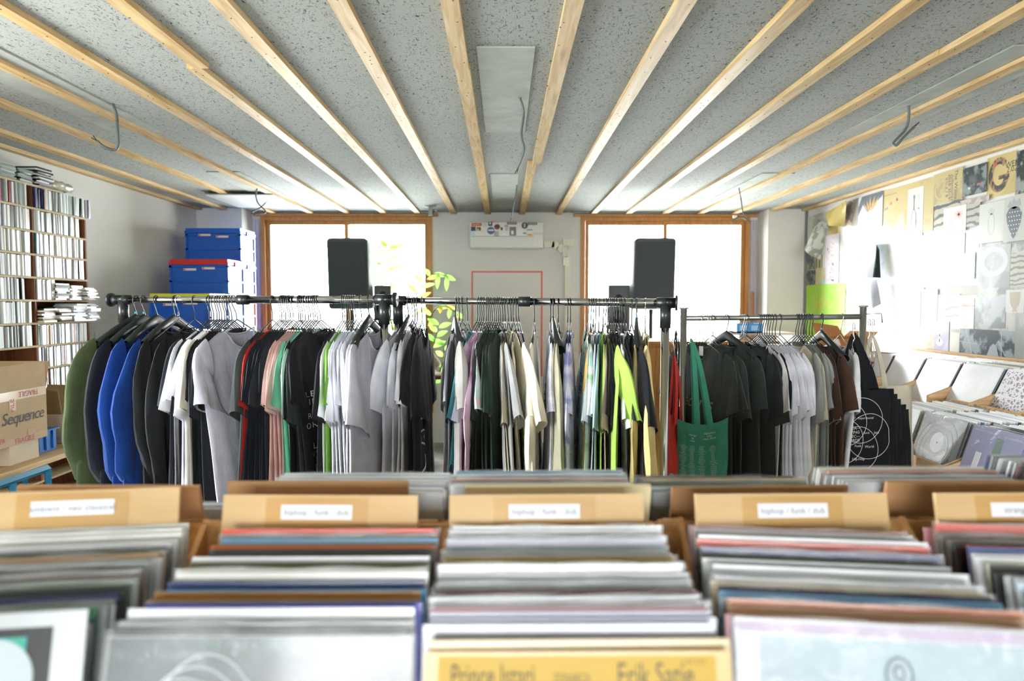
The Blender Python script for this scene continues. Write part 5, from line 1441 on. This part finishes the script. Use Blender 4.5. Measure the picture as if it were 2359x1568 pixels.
# right hand browser along the wall
def side_bin(yc, tier, cols, n_ind, n_all, label, w=.342):
    if tier == 'lower': Xb, depth, zb_, ztb, ztf, zf, lean, x0, ztop = 2.50, .515, .585, .93, .715, .71, R(18), 2.115, .912
    else: Xb, depth, zb_, ztb, ztf, zf, lean, x0, ztop = 3.0, .535, .80, 1.125, .925, .88, R(26), 2.665, 1.112
    F = frame(Xb, yc, -90)
    bin_box('record_bin', F, w, depth, zb_, ztb, ztf, zf, pal_pine, 'pine compartment of the %s browser tier, %s' % (tier, label), group='browser compartments on the right')
    sh_, ch_ = .315 * math.sin(lean), .315 * math.cos(lean)
    out = []; names_ = list(PAL); mb = MB()
    room = (Xb - .03) - x0
    for i in range(n_all):
        ly = -(Xb - x0) + room * i / (n_all - 1)
        c = cols[min(i, len(cols) - 1)] if i < len(cols) else rr.choice(('white', 'off-white', 'white', 'lilac white', 'grey', 'black', 'cream', 'white'))
        z = ztop - ch_ + rr.uniform(-.004, .006) + (.004 * i / n_all); lx = rr.uniform(-.006, .006)
        if i < n_ind:
            out.append(record(F, lx, ly - sh_, z, lean, c, '%s record, %s from the aisle, %s browser compartment, %s' % (c, ordw(i + 1), tier, label), 'records in the right hand browser', i < 3 and tier == 'lower', extra_rot=rr.uniform(-.01, .01)))
        else:
            MASS.append((F @ Matrix.Translation((lx, ly - sh_, z)) @ Matrix.Rotation(-lean, 4, 'X'), c))
    return out
MASS = []
low = {}
low[0] = side_bin(2.50, 'lower', ['white', 'silver', 'dark grey', 'white'], 8, 26, 'nearest')
low[1] = side_bin(2.855, 'lower', ['periwinkle', 'white', 'salmon', 'white', 'black', 'lilac white', 'black', 'black', 'navy', 'white'], 10, 26, 'holding the lilac blue cover')
low[2] = side_bin(3.215, 'lower', ['black', 'white', 'black', 'white', 'silver', 'teal', 'white', 'white', 'black', 'white'], 10, 26, 'holding the round label sleeve')
low[3] = side_bin(3.575, 'lower', ['white', 'off-white', 'cream', 'white'], 6, 24, 'beside the black totes')
up = {}
up[0] = side_bin(3.40, 'upper', ['white'], 9, 22, 'with the patterned cover')
up[1] = side_bin(3.745, 'upper', ['white', 'pale blue', 'grey'], 9, 22, 'second from the right edge')
up[2] = side_bin(4.09, 'upper', ['white', 'lilac white', 'taupe'], 9, 22, 'third from the right edge')
up[3] = side_bin(4.435, 'upper', ['white', 'white', 'taupe', 'dark grey'], 8, 22, 'fourth from the right edge')
up[4] = side_bin(4.78, 'upper', ['white', 'taupe', 'grey'], 5, 22, 'farthest')
names_ = list(PAL); mb = MB()
for M, c in MASS:
    mb.cur = names_.index(c); mb.box(0, 0, .1575, .315, .0036, .315, M)
o = mb.build('vinyl_records', [cover_mat(n) for n in names_]); tag(o, 'rear records packed in the browser compartments along the poster wall', 'records', None, 'stuff')
o = low[2][0]
art(o, flat(-.1565, .1565, .001, .314, -.0024), mat('sleeve_grey', '#777d7c', .25, coat=.7), 'grey_sleeve_print'); 
for k in range(3): art(o, MB().tube([((.145 - .03 * k) * math.cos(a * math.pi / 24), -.0028, .1575 + (.145 - .03 * k) * math.sin(a * math.pi / 24)) for a in range(48)], .0006, 3, closed=True), mat('groove', '#5e6463', .4), 'groove_ring')
art(o, disc(0, .185, .05, -.0032), mat('label_pale', '#d9dde0', .5), 'round_label'); art(o, disc(0, .185, .004, -.0036), dark, 'spindle_hole')
o = low[1][0]
art(o, flat(-.1565, .1565, .001, .314, -.0024), mat('lilac_cover', '#8f93bc', .45), 'lilac_artwork')
art(o, flat(-.09, -.055, .03, .2, -.0028), mat('print_white', '#e8eaf0', .5), 'white_bar_print'); art(o, flat(.0, .045, .16, .28, -.0028), mat('print_dkgreen', '#5f7f74', .5), 'green_figure_print')
art(o, flat(.0, .03, .10, .15, -.003), mat('print_white', '#e8eaf0', .5), 'pale_figure_print'); art(o, disc(.085, .13, .02, -.003), mat('print_white', '#e8eaf0', .5), 'half_disc_print'); art(o, flat(.095, .13, .11, .165, -.0034), mat('print_slate2', '#6e7490', .5), 'slate_print')
words(o, 'THE PANORAMA STEEL BEAT', .011, -.07, .295, '#d8dbea', y=-.003); words(o, 'THE PANORAMA STEEL', .010, .09, .29, '#d8dbea', y=-.003)
o = up[0][0]
pm_ = bpy.data.materials.new('leaf_pattern'); pm_.use_nodes = True; N, L = nodes(pm_)
tc = N.new('ShaderNodeTexCoord'); vz = N.new('ShaderNodeTexVoronoi'); vz.feature = 'DISTANCE_TO_EDGE'; vz.inputs['Scale'].default_value = 48; vz.inputs['Randomness'].default_value = 1
r_ = N.new('ShaderNodeValToRGB'); r_.color_ramp.elements[0].position = .12; r_.color_ramp.elements[1].position = .16; r_.color_ramp.elements[0].color = (*lin('#e4e2ea'), 1); r_.color_ramp.elements[1].color = (*lin('#8d8390'), 1)
L.new(tc.outputs['Object'], vz.inputs['Vector']); L.new(vz.outputs['Distance'], r_.inputs[0]); L.new(r_.outputs[0], N['Principled BSDF'].inputs['Base Color'])
art(o, flat(-.15, .15, .008, .307, -.0024), pm_, 'patterned_print'); art(o, flat(-.15, .15, .16, .168, -.0028), mat('print_white', '#e8eaf0', .5), 'white_cross_bar'); art(o, flat(-.004, .004, .008, .307, -.003), mat('print_white', '#e8eaf0', .5), 'white_cross_bar')
# browser frame under the compartments
bf = empty('browser_stand', (2.5, 3.6, 0), 'pine stand under the two tier record browser along the right wall', 'stand')
MB().b2(-.5, .01, -1.29, .17, .56, .583).build('lower_deck', pal_pine, bf); MB().b2(-.03, .52, -.39, 1.37, .775, .798).build('upper_deck', pal_pine, bf)
for (x, ys) in ((-.48, (-1.25, -.5, .14)), (-.03, (-1.25, -.4, .5, 1.34)), (.47, (-.35, .5, 1.34))):
    for y in ys: MB().b2(x, x + .03, y - .015, y + .015, 0, .56 if x < -.1 else .775).build('leg', pal_pine, bf)
MB().b2(-.517, -.502, -1.29, .17, .66, .722).build('front_rail', pal_pine, bf)
tag(MB().b2(3.012, 3.026, 3.1, 5.0, 1.0, 1.135).build('wall_rail', pal_pine), 'long pine rail on the right wall behind the record browser', 'rail')
# things on the far end of the browser: cardboard carton and white folder
c0 = at(1945, 775, 5.0)
e = empty('cardboard_box', (c0.x, 5.0, at(1945, 790, 5.0).z - .12), 'open brown cardboard box behind the right end of the steel rail', 'box', None, (0, 0, .4))
m = MB(); m.b2(-.14, .14, -.12, .12, 0, .006)
for s in (-1, 1): m.b2(-.14, .14, s * .12 - .003, s * .12 + .003, .006, .16); m.b2(s * .14 - .003, s * .14 + .003, -.117, .117, .006, .16)
cbr = mat('cardboard_orange', '#a9713c', .8, var=.05)
m.build('body', cbr, e); quad([(-.14, .12, .16), (.14, .12, .16), (.15, .19, .24), (-.12, .19, .27)], 0, 'end_flap', cbr, e, (0, .005, 0)); quad([(.14, -.12, .16), (.14, .12, .16), (.2, .12, .2), (.2, -.12, .2)], 0, 'side_flap', cbr, e, (0, 0, .005))
ez = e.location.z
stn2 = empty('plinth', (c0.x, 5.0, 0), 'dark plinth under the open brown cardboard box', 'stand')
MB().b2(-.26, .22, -.2, .2, ez - .022, ez - .002).build('plinth_top', shs, stn2); MB().b2(-.18, .18, -.16, .16, 0, ez - .022).build('plinth_body', shs, stn2)
f0 = at(1926, 766, 4.84); f_ = rbox(.17, .03, .12, .008).build('white_case', mat('case_white2', '#dad9d4', .4), None, True, (f0.x - .02, 4.86, ez + .068)); f_.rotation_euler = (0, R(-28), .2)
tag(f_, 'white rounded case leaning on the brown cardboard box', 'case')

# ------------------------------------------------------------------ poster wall under clear film
def dim(c): return [x * .8 for x in lin(c)]
def m_paper(c, c2=None, scale=10, kind='noise', th=.5):
    key = ('paper', c, c2, scale, kind, th)
    if key in MATS: return MATS[key]
    m = bpy.data.materials.new('poster_paper'); m.use_nodes = True; N, L = nodes(m); b_ = N['Principled BSDF']
    b_.inputs['Base Color'].default_value = (*dim(c), 1); b_.inputs['Roughness'].default_value = .45
    b_.inputs['Specular IOR Level'].default_value = .1; b_.inputs['Coat Weight'].default_value = .17; b_.inputs['Coat Roughness'].default_value = .15; b_.inputs['Coat IOR'].default_value = 1.5
    tc = N.new('ShaderNodeTexCoord')
    n2 = N.new('ShaderNodeTexNoise'); n2.inputs['Scale'].default_value = 5; n2.inputs['Detail'].default_value = 4; gp = N.new('ShaderNodeNewGeometry'); L.new(gp.outputs['Position'], n2.inputs['Vector'])
    bp = N.new('ShaderNodeBump'); bp.inputs['Strength'].default_value = .22; bp.inputs['Distance'].default_value = .02
    L.new(n2.outputs['Fac'], bp.inputs['Height']); L.new(bp.outputs[0], b_.inputs['Coat Normal'])
    if c2:
        if kind == 'noise':
            n = N.new('ShaderNodeTexNoise'); n.inputs['Scale'].default_value = scale; n.inputs['Detail'].default_value = 5; out = n.outputs['Fac']
        elif kind == 'wave':
            n = N.new('ShaderNodeTexWave'); n.inputs['Scale'].default_value = scale; n.inputs['Distortion'].default_value = 6; out = n.outputs['Fac']; n.bands_direction = 'Z'
        elif kind == 'text':
            n = N.new('ShaderNodeTexBrick'); n.inputs['Scale'].default_value = scale; out = n.outputs['Fac']
        else:
            n = N.new('ShaderNodeTexVoronoi'); n.inputs['Scale'].default_value = scale; out = n.outputs['Distance']
        L.new(tc.outputs['Object'], n.inputs['Vector'])
        r = N.new('ShaderNodeValToRGB'); r.color_ramp.elements[0].position = th - .03; r.color_ramp.elements[1].position = th + .05
        r.color_ramp.elements[0].color = (*dim(c), 1); r.color_ramp.elements[1].color = (*dim(c2), 1)
        L.new(out, r.inputs[0]); L.new(r.outputs[0], b_.inputs['Base Color'])
    MATS[key] = m; return m
PRECT = []
def poster(x0, x1, yt, yb, m, label, crop=6, name='poster', top_r=None):
    """pixel box on the wall: left px, right px, top and bottom row at the left edge"""
    def P(x, y): return (1830 + x / 4.355, 340 + y / 4.355) if crop == 6 else ((1830 + x / 3.647, 680 + y / 3.647) if crop == 7 else (x, y))
    X = XR - .004
    a = P(x0, yt); b_ = P(x0, yb); c = P(x1, yt)
    A_ = atx(a[0], a[1], X); B_ = atx(b_[0], b_[1], X); C_ = atx(c[0], c[1], X)
    rect = (C_.y, A_.y, B_.z, A_.z); lay = 1 + max([l for (r0, r1, r2, r3, l) in PRECT if rect[0] < r1 and rect[1] > r0 and rect[2] < r3 and rect[3] > r2] or [0])
    PRECT.append((*rect, lay)); X = XR - .002 - .0016 * lay
    a = P(x0, yt); b_ = P(x0, yb); c = P(x1, yt)
    A_ = atx(a[0], a[1], X); B_ = atx(b_[0], b_[1], X); C_ = atx(c[0], c[1], X)
    yA, yC = A_.y, C_.y; zt_, zb__ = min(A_.z, ZC - .02), B_.z
    e = empty(name, (X, (yA + yC) / 2, zb__), label, 'poster')
    w, h = (yA - yC), zt_ - zb__
    MB().b2(-.0004, .0003, -w / 2, w / 2, 0, h).build('sheet', m, e)
    e['w'] = w; e['h'] = h; W_, H_ = w, h
    del e['w']; del e['h']
    def pr(mb, mm, nm='poster_print', k=1):                     # u 0..1 left to right, v 0..1 bottom to top
        mm.node_tree.nodes['Principled BSDF'].inputs['Coat Weight'].default_value = .17; mm.node_tree.nodes['Principled BSDF'].inputs['Coat Roughness'].default_value = .16
        xf(mb, lambda v: (-.0006 - .0003 * k + v.z * .001, W_ / 2 - v.x * W_, v.y * H_)); return mb.build(nm, mm, e)
    def tx(s_, size, u, v, c, rot=0, nm='poster_lettering', k=1):
        t_ = text_mb(s_, size); ca, sa = math.cos(rot), math.sin(rot)
        xf(t_, lambda q: (-.0006 - .0003 * k, W_ / 2 - u * W_ - (q.x * ca - q.y * sa), v * H_ + q.x * sa + q.y * ca)); return t_.build(nm, mat('ink_' + c.strip('#'), c, .6), e)
    return e, pr, tx
def ell(cx, cy, rx, ry, n=24): return MB().poly([(cx + rx * math.cos(a * 2 * math.pi / n), cy + ry * math.sin(a * 2 * math.pi / n), 0) for a in range(n)])
def rc(x0, x1, y0, y1): return MB().poly([(x0, y0, 0), (x1, y0, 0), (x1, y1, 0), (x0, y1, 0)])
def ring(cx, cy, rx, ry, rx2, ry2, n=32, a0=0, a1=2 * math.pi):
    mb = MB(); mb.grid([[(cx + rx * math.cos(a0 + (a1 - a0) * k / n), cy + ry * math.sin(a0 + (a1 - a0) * k / n), 0), (cx + rx2 * math.cos(a0 + (a1 - a0) * k / n), cy + ry2 * math.sin(a0 + (a1 - a0) * k / n), 0)] for k in range(n + 1)]); return mb
ink = mat('poster_ink_dark', '#3c4346', .6)
# backing layer of pale sheets (lowest)
poster(110, 640, 700, 1500, m_paper('#d5d8d0', '#b8bcb4', 6), 'large pale sheet under the small posters near the corner')
e, pr, tx = poster(640, 905, 820, 1568, m_paper('#dfe6ea', '#c3d2dc', 7), 'large white sheet behind the hanging calendar pages')
poster(905, 1320, 820, 1568, m_paper('#e2e6e4', '#c9cfd0', 5), 'large pale sheet below the cream calendar and bottle print')
poster(1320, 1860, 820, 1400, m_paper('#d8e0e2', '#bfc8cc', 6), 'large pale blue sheet in the middle of the poster wall')
poster(1860, 2900, 940, 1568, m_paper('#c9cdc8', '#9fa5a2', 9), 'grey patterned sheet under the strawberry print')
poster(300, 940, 0, 560, m_paper('#d9dfdc', '#c3ccc8', 6), 'wide pale sheet low on the wall behind the steel rail', 7)
poster(940, 1390, 0, 490, m_paper('#e0d8c6', '#cfc9ba', 7), 'wide beige sheet low on the wall above the browser', 7)
poster(1390, 2600, 0, 560, m_paper('#cfd0c8', '#b3b7b2', 9), 'wide grey beige sheet low at the right edge', 7)
# top row
e, pr, tx = poster(345, 465, 640, 880, m_paper('#d0c080', '#bfae70', 4), 'yellowed sheet with a curled top near the corner')
e, pr, tx = poster(465, 585, 560, 800, m_paper('#8f8894', '#d8c9a0', 10), 'dark mottled photo sheet beside the yellowed sheet')
e, pr, tx = poster(585, 645, 520, 790, m_paper('#a8a298', None), 'narrow plain grey strip beside the dark mottled photo')
e, pr, tx = poster(645, 888, 505, 835, m_paper('#dde4ea', None), 'poster of orange leaves and white peak on dark blue')
pr(MB().poly([(0, .45, 0), (.2, .75, 0), (.4, .5, 0), (.55, .62, 0), (.95, .85, 0), (1, .9, 0), (1, 1, 0), (.15, 1, 0), (0, .7, 0)]), mat('poster_navy', '#3f4a57', .5))
for k, (u0, v0, u1, v1) in enumerate(((.45, .5, .22, .8), (.47, .5, .36, .85), (.5, .5, .5, .95), (.53, .5, .7, .93), (.55, .5, .85, .88))):
    leafP = MB().poly([(u0, v0, 0), ((u0 + u1) / 2 - .04, (v0 + v1) / 2, 0), (u1, v1, 0), ((u0 + u1) / 2 + .04, (v0 + v1) / 2 - .03, 0)]); pr(leafP, mat('poster_orange', '#cf9a3c', .5), 'leaf_print', 2)
e, pr, tx = poster(890, 1112, 440, 825, m_paper('#d6c490', '#e2d6ae', 5), 'cream calendar sheet with small orange marks')
pr(rc(.05, .65, .86, .87), ink); 
for (u, v, c) in ((.1, .48, '#d88a4a'), (.18, .5, '#7a8a9a'), (.35, .6, '#cf5a3a'), (.5, .62, '#d8b04a'), (.62, .66, '#8a4a4a')): pr(rc(u, u + .08, v, v + .07), mat('ink_' + c.strip('#'), c, .6))
e, pr, tx = poster(1112, 1405, 375, 880, m_paper('#d3c28e', '#c6b684', 5), 'tan sheet behind the bottle print')
e, pr, tx = poster(1142, 1298, 425, 905, m_paper('#e8e6e0', None), 'white print of two grey bottles')
for (cx, s_) in ((.42, '#6f7674'), (.72, '#b9bfbf')):
    mm = mat('ink_' + s_.strip('#'), s_, .6); pr(ring(cx, .33, .17, .25, .13, .23), mm); pr(rc(cx - .04, cx + .04, .55, .78), mm); pr(rc(cx - .06, cx + .06, .78, .86), mm)
e, pr, tx = poster(1405, 1692, 275, 590, m_paper('#cdbd8e', '#b9aa80', 6), 'tan sheet with vertical heading The Winter')
pr(ring(.28, .45, .25, .3, .2, .25), mat('poster_tan2', '#b9a878', .6)); tx('The Winter', .045, .78, .48, '#3c4346', -1.571); tx('collections f', .036, .66, .45, '#4a4c44', -1.571); tx('2018 2019', .04, .56, .5, '#4a4c44', -1.571); tx('a w z 1 8', .036, .46, .5, '#4a4c44', -1.571)
e, pr, tx = poster(1692, 1932, 215, 495, m_paper('#3f4a50', '#8d9794', 14), 'dark abstract painting sheet left of the letter G')
pr(rc(.28, .62, .4, .68), mat('poster_black', '#22282a', .5)); pr(rc(.62, .78, .28, .36), mat('poster_rust', '#9a5a44', .5)); pr(ell(.3, .25, .05, .04), mat('poster_palegrey', '#c3c9c4', .5))
e, pr, tx = poster(1940, 2230, 110, 510, m_paper('#d8c48a', '#cbb87e', 4), 'tan poster with a collage filled capital letter G')
gm = m_paper('#4d524e', '#b08a6a', 26)
pr(ring(.42, .52, .36, .42, .2, .26, 40, .75, 2 * math.pi - .05), gm, 'letter_print'); pr(rc(.42, .78, .40, .5), gm, 'letter_print', 2); pr(ell(.3, .8, .06, .05), mat('poster_red', '#b8402f', .5), 'red_print', 3)
tx('WEI', .05, .82, .7, '#2f3638'); tx('2.02', .05, .86, .58, '#2f3638')
e, pr, tx = poster(2230, 2560, 40, 470, m_paper('#3e4341', '#9aa09a', 12), 'dark sketch poster at the upper right edge')
e, pr, tx = poster(1405, 1690, 575, 830, m_paper('#c8c0ac', '#5f666a', 5, 'wave', .7), 'print of dark wood grain lines below the winter sheet')
e, pr, tx = poster(1665, 1955, 535, 590, m_paper('#a8a29c', '#cfc2bc', 14), 'narrow grey collage strip below the abstract painting')
e, pr, tx = poster(1725, 1865, 575, 800, m_paper('#bdbcb2', '#6f7674', 7, 'wave', .72), 'line drawing of wavy rings beside the red star print')
e, pr, tx = poster(1500, 1727, 615, 860, m_paper('#e6e5e4', None), 'white print with a small red star burst')
for k in range(9):
    a = k * .7; pr(MB().poly([(.68 + .02 * math.sin(a), .66 - .02 * math.cos(a), 0), (.68 + .22 * math.cos(a), .66 + .22 * math.sin(a), 0), (.68 - .02 * math.sin(a), .66 + .02 * math.cos(a), 0)]), mat('ink_red', '#c25a4a', .6), 'star_print')
pr(rc(.18, .42, .25, .45), mat('ink_skyblue', '#a9c4e0', .6))
e, pr, tx = poster(1860, 2110, 575, 965, m_paper('#d6d9d2', None), 'pale sheet with a faint drawn strawberry')
mm = mat('ink_faint', '#aeb4b2', .6); pr(ring(.5, .45, .14, .28, .11, .25), mm); pr(ell(.5, .78, .13, .08), mm)
e, pr, tx = poster(2110, 2420, 510, 950, m_paper('#c9cbc3', None), 'grey sheet with a dark dotted strawberry')
mm = mat('ink_strawberry', '#4a545c', .6)
pr(MB().poly([(.08, .62, 0), (.12, .42, 0), (.28, .12, 0), (.34, .06, 0), (.42, .14, 0), (.56, .4, 0), (.6, .6, 0), (.5, .74, 0), (.34, .78, 0), (.16, .74, 0)]), mm, 'strawberry_print')
for i in range(5):
    for j in range(6): 
        if not (j < 2 and i in (0, 4)): pr(ell(.17 + i * .085 + (j % 2) * .03, .18 + j * .095, .013, .014, 8), mat('print_white', '#e8eaf0', .5), 'seed_print', 2)
pr(MB().poly([(.1, .78, 0), (.2, .92, 0), (.24, .84, 0), (.32, .98, 0), (.4, .86, 0), (.5, .95, 0), (.56, .78, 0), (.34, .72, 0)]), mat('ink_leafgrey', '#8f9894', .6), 'leaf_crown_print')
e, pr, tx = poster(315, 452, 885, 1372, m_paper('#e6e3ea', None), 'white print of scattered pink cherry blossom')
rr = random.Random(9)
for k in range(46):
    v = rr.random(); u = .45 + rr.gauss(0, .14) + .08 * math.sin(v * 5); pr(ell(max(.05, min(.95, u)), .06 + .88 * v, rr.uniform(.02, .055), rr.uniform(.008, .02), 8), mat('ink_blossom', '#dd8f9c', .6) if rr.random() < .75 else mat('ink_plum', '#6f4450', .6), 'blossom_print')
poster(120, 212, 1060, 1228, m_paper('#5f6c72', '#a59c70', 16), 'small dark teal patterned sheet in the corner, upper of two')
poster(120, 212, 1232, 1392, m_paper('#4b5862', '#8f8f78', 20), 'small dark navy patterned sheet in the corner, lower of two')
e, pr, tx = poster(212, 282, 1080, 1212, m_paper('#cfc595', '#7f7f6a', 8, 'text', .5), 'tan sheet with handwritten lines near the corner')
e, pr, tx = poster(214, 312, 1216, 1372, m_paper('#d3cba0', '#c4bc90', 6), 'plain tan sheet beside the navy patterned sheet'); pr(rc(.65, 1, .0, .25), mat('ink_aqua', '#8fc0bd', .6))
poster(460, 530, 1060, 1190, m_paper('#c3d6e2', None), 'small pale blue sheet right of the blossom print')
poster(462, 645, 1190, 1420, m_paper('#e0dcea', '#cfdbe8', 4), 'pale lilac sheet above the lime sheet edge')
poster(1220, 1322, 925, 1158, m_paper('#e6eaea', '#c3cccc', 12), 'small white card with faint figure below the bottles')
poster(1325, 1527, 890, 1285, m_paper('#d3e4ec', '#c3d6e0', 3), 'tall pale blue sheet in the middle of the wall')
poster(1527, 1712, 882, 1290, m_paper('#e4e9ee', '#d6dde6', 3), 'tall white sheet right of the pale blue one')
poster(1112, 1212, 1080, 1300, m_paper('#e6e9ea', '#ccd4d8', 8), 'small white sheet left of the faint figure card')
e, pr, tx = poster(1682, 1815, 1065, 1320, m_paper('#e8eaec', None), 'white card with a grey bottle below the tall sheets'); pr(ring(.5, .4, .2, .3, .15, .26), mat('ink_faint', '#aeb4b2', .6))
e, pr, tx = poster(1850, 2172, 1000, 1410, m_paper('#bfc4c6', '#a9b0b2', 5), 'grey sheet with a big white ring'); pr(ring(.5, .62, .46, .36, .3, .24, 12), mat('print_ring', '#a9adaf', .5), 'ring_print')
poster(2172, 2500, 1060, 1400, m_paper('#c6c7ba', '#8f958f', 10, 'wave', .7), 'beige sheet with drawn lines at the right edge')
e, pr, tx = poster(1130, 1272, 1435, 1790, m_paper('#dba3b0', '#e3b6c2', 3), 'plain pink sheet low on the poster wall')
e, pr, tx = poster(1277, 1440, 1425, 1785, m_paper('#d6bccc', '#a9c8dc', 14), 'pink and blue patterned map sheet beside the pink sheet')
# lower rows
poster(650, 840, 70, 330, m_paper('#b9e0cf', '#e4dda8', 8), 'pale green and yellow map sheet low by the rail end', 7)
e, pr, tx = poster(960, 1180, 325, 460, m_paper('#ddd2bd', '#cfc3a8', 6), 'beige picture sheet just above the browser', 7); pr(rc(.12, .72, .1, .5), mat('ink_softwhite', '#d6dde6', .6))
e, pr, tx = poster(1180, 1302, 220, 462, m_paper('#beb6d2', '#c6c9dc', 4), 'lilac sheet with a white wine glass shape', 7); pr(ell(.38, .3, .22, .12), mat('print_white', '#e8eaf0', .5), 'glass_print'); pr(ell(.38, .62, .1, .12), mat('print_white', '#e8eaf0', .5), 'glass_print'); pr(rc(.35, .41, .3, .6), mat('print_white', '#e8eaf0', .5), 'glass_print')
e, pr, tx = poster(1310, 1392, 270, 490, m_paper('#e2dfd2', None), 'narrow cream sheet with grey bars above the browser', 7); 
for k in range(5): pr(rc(.1 + k * .17, .2 + k * .17, .82, .95), mat('ink_bar', '#8f8f86', .6))
poster(1270, 1515, 30, 215, m_paper('#ddd0b4', '#c98f8a', 5, 'wave', .8), 'beige sheet with red bands behind the cup print', 7)
e, pr, tx = poster(1520, 1778, 15, 268, m_paper('#c3cacc', '#8f989a', 7), 'grey photo sheet low on the wall', 7)
e, pr, tx = poster(1385, 1512, 95, 278, m_paper('#e9e6e2', None), 'white card with a slim goblet drawing', 7); pr(ring(.45, .25, .25, .17, .2, .14), mat('ink_sand', '#b9b09a', .6)); pr(rc(.43, .47, .45, .75), mat('ink_rose', '#cf8f90', .6))
e, pr, tx = poster(1780, 1935, -45, 145, m_paper('#dcdcd8', None), 'white card with a brown urn drawing', 7); pr(MB().poly([(.2, .9, 0), (.25, .4, 0), (.42, .15, 0), (.35, .05, 0), (.65, .05, 0), (.58, .15, 0), (.75, .4, 0), (.8, .9, 0)]), mat('ink_urn', '#a59a84', .6), 'urn_print')
e, pr, tx = poster(1390, 1862, 278, 495, m_paper('#4f5b64', '#a9b3ba', 9), 'long black and white abstract photo strip above the browser', 7)
for (x0, y0, x1, y1) in ((.05, .1, .3, .9), (.02, .5, .34, .45), (.12, .95, .25, .05), (.55, .0, .72, .6), (.72, .6, .84, .1), (.76, .95, .78, .0)):
    pr(MB().poly([(x0, y0, 0), (x0 + .008, y0 + .01, 0), (x1 + .008, y1 + .01, 0), (x1, y1, 0)]), mat('ink_streak', '#c9d2d8', .6), 'streak_print', 2)
pr(MB().poly([(.52, .0, 0), (.58, .4, 0), (.64, .52, 0), (.7, .4, 0), (.74, 0, 0)]), mat('ink_hand', '#9aa5ac', .6), 'hand_print', 3)
poster(1862, 2500, 150, 545, m_paper('#c6cac6', '#b0b5b2', 6), 'plain grey sheet right of the abstract photo strip', 7)
e, pr, tx = poster(1858, 1948, 657, 800, m_paper('#a6d844', '#b4e45c', 2), 'lime green sheet with orange lettering in the corner', 0)
tx('フォトフェ', .085, .45, .68, '#e0893a'); tx('三二二', .05, .42, .76, '#e0893a'); 
pr(ell(.35, .08, .12, .025), ink, 'smile_print')
poster(1949, 1985, 700, 800, m_paper('#e8d6da', '#e8a060', 14), 'small pinkish sheet right of the lime green sheet', 0)
# curling loose sheets
def loose(P, label, m, mback, name='loose_sheet'):
    mb = MB().grid(P); mb2 = MB().grid([[Vector(p) + Vector((.0012, .0006, 0)) for p in row] for row in P])
    e = empty(name, P[0][0], label, 'paper'); o_ = e.location
    xf(mb, lambda v: v - o_); xf(mb2, lambda v: v - o_)
    mb.build('paper_face', m, e, True); mb2.build('paper_back', mback, e, True)
def curl(pxy, out, n=10):
    # pxy four corners TL TR BR BL in pixels; out = offsets from the wall at the corners
    c = [atx(x, y, XR - .045 - o_) for (x, y), o_ in zip(pxy, out)]
    rows = []
    for j in range(n + 1):
        t = j / n; a = c[0].lerp(c[3], t); b_ = c[1].lerp(c[2], t); row = []
        for i in range(n + 1):
            s_ = i / n; p = a.lerp(b_, s_); p = p + Vector((-.03 * math.sin(math.pi * s_) * t, 0, 0)); row.append(p)
        rows.append(row)
    return rows
tanp = mat('tan_back', '#c99a55', .7)
loose(curl([(1885, 505), (1909, 515), (1889, 598), (1853, 573)], (.0, .0, .12, .16)), 'printed sheet peeling off the wall and drooping in the corner', m_paper('#c6c8bd', '#8f958c', 12), tanp)
loose(curl([(1902, 490), (1950, 462), (1946, 520), (1909, 520)], (.02, .03, .0, .05)), 'yellow sheet with torn top edge curling beside the corner', m_paper('#d0bd72', '#bfa85c', 5), tanp)
loose(curl([(1986, 562), (2019, 561), (2014, 640), (1980, 640)], (.02, .02, .05, .06)), 'white calendar page hanging open from its top edge', m_paper('#e0e4ee', None), mat('paper_white', '#dcdfe2', .7))
loose(curl([(2018, 560), (2026, 575), (2029, 640), (2013, 638)], (.02, .0, .0, .05)), 'dark green calendar sheet behind the hanging white page', m_paper('#26332e', '#4a5a48', 9), mat('paper_white', '#dcdfe2', .7))
loose(curl([(1987, 655), (2020, 642), (2030, 700), (2008, 722)], (.07, .04, .02, .06)), 'curled grey white page hanging below the calendar page', m_paper('#c3c9d2', '#b3bac4', 4), mat('brown_back', '#7a5236', .7))
# clear film sheet edge rail at the corner
trim(MB().b2(XR - .02, XR - .001, YCOL - .03, YCOL - .002, 0, ZC - .024), alum)
# final tidy: keep every label within sixteen words
for o in COL.objects:
    if 'label' in o and len(o['label'].replace('/', ' ').split()) > 16: print('LONG LABEL', len(o['label'].split()), o.name, o['label'])
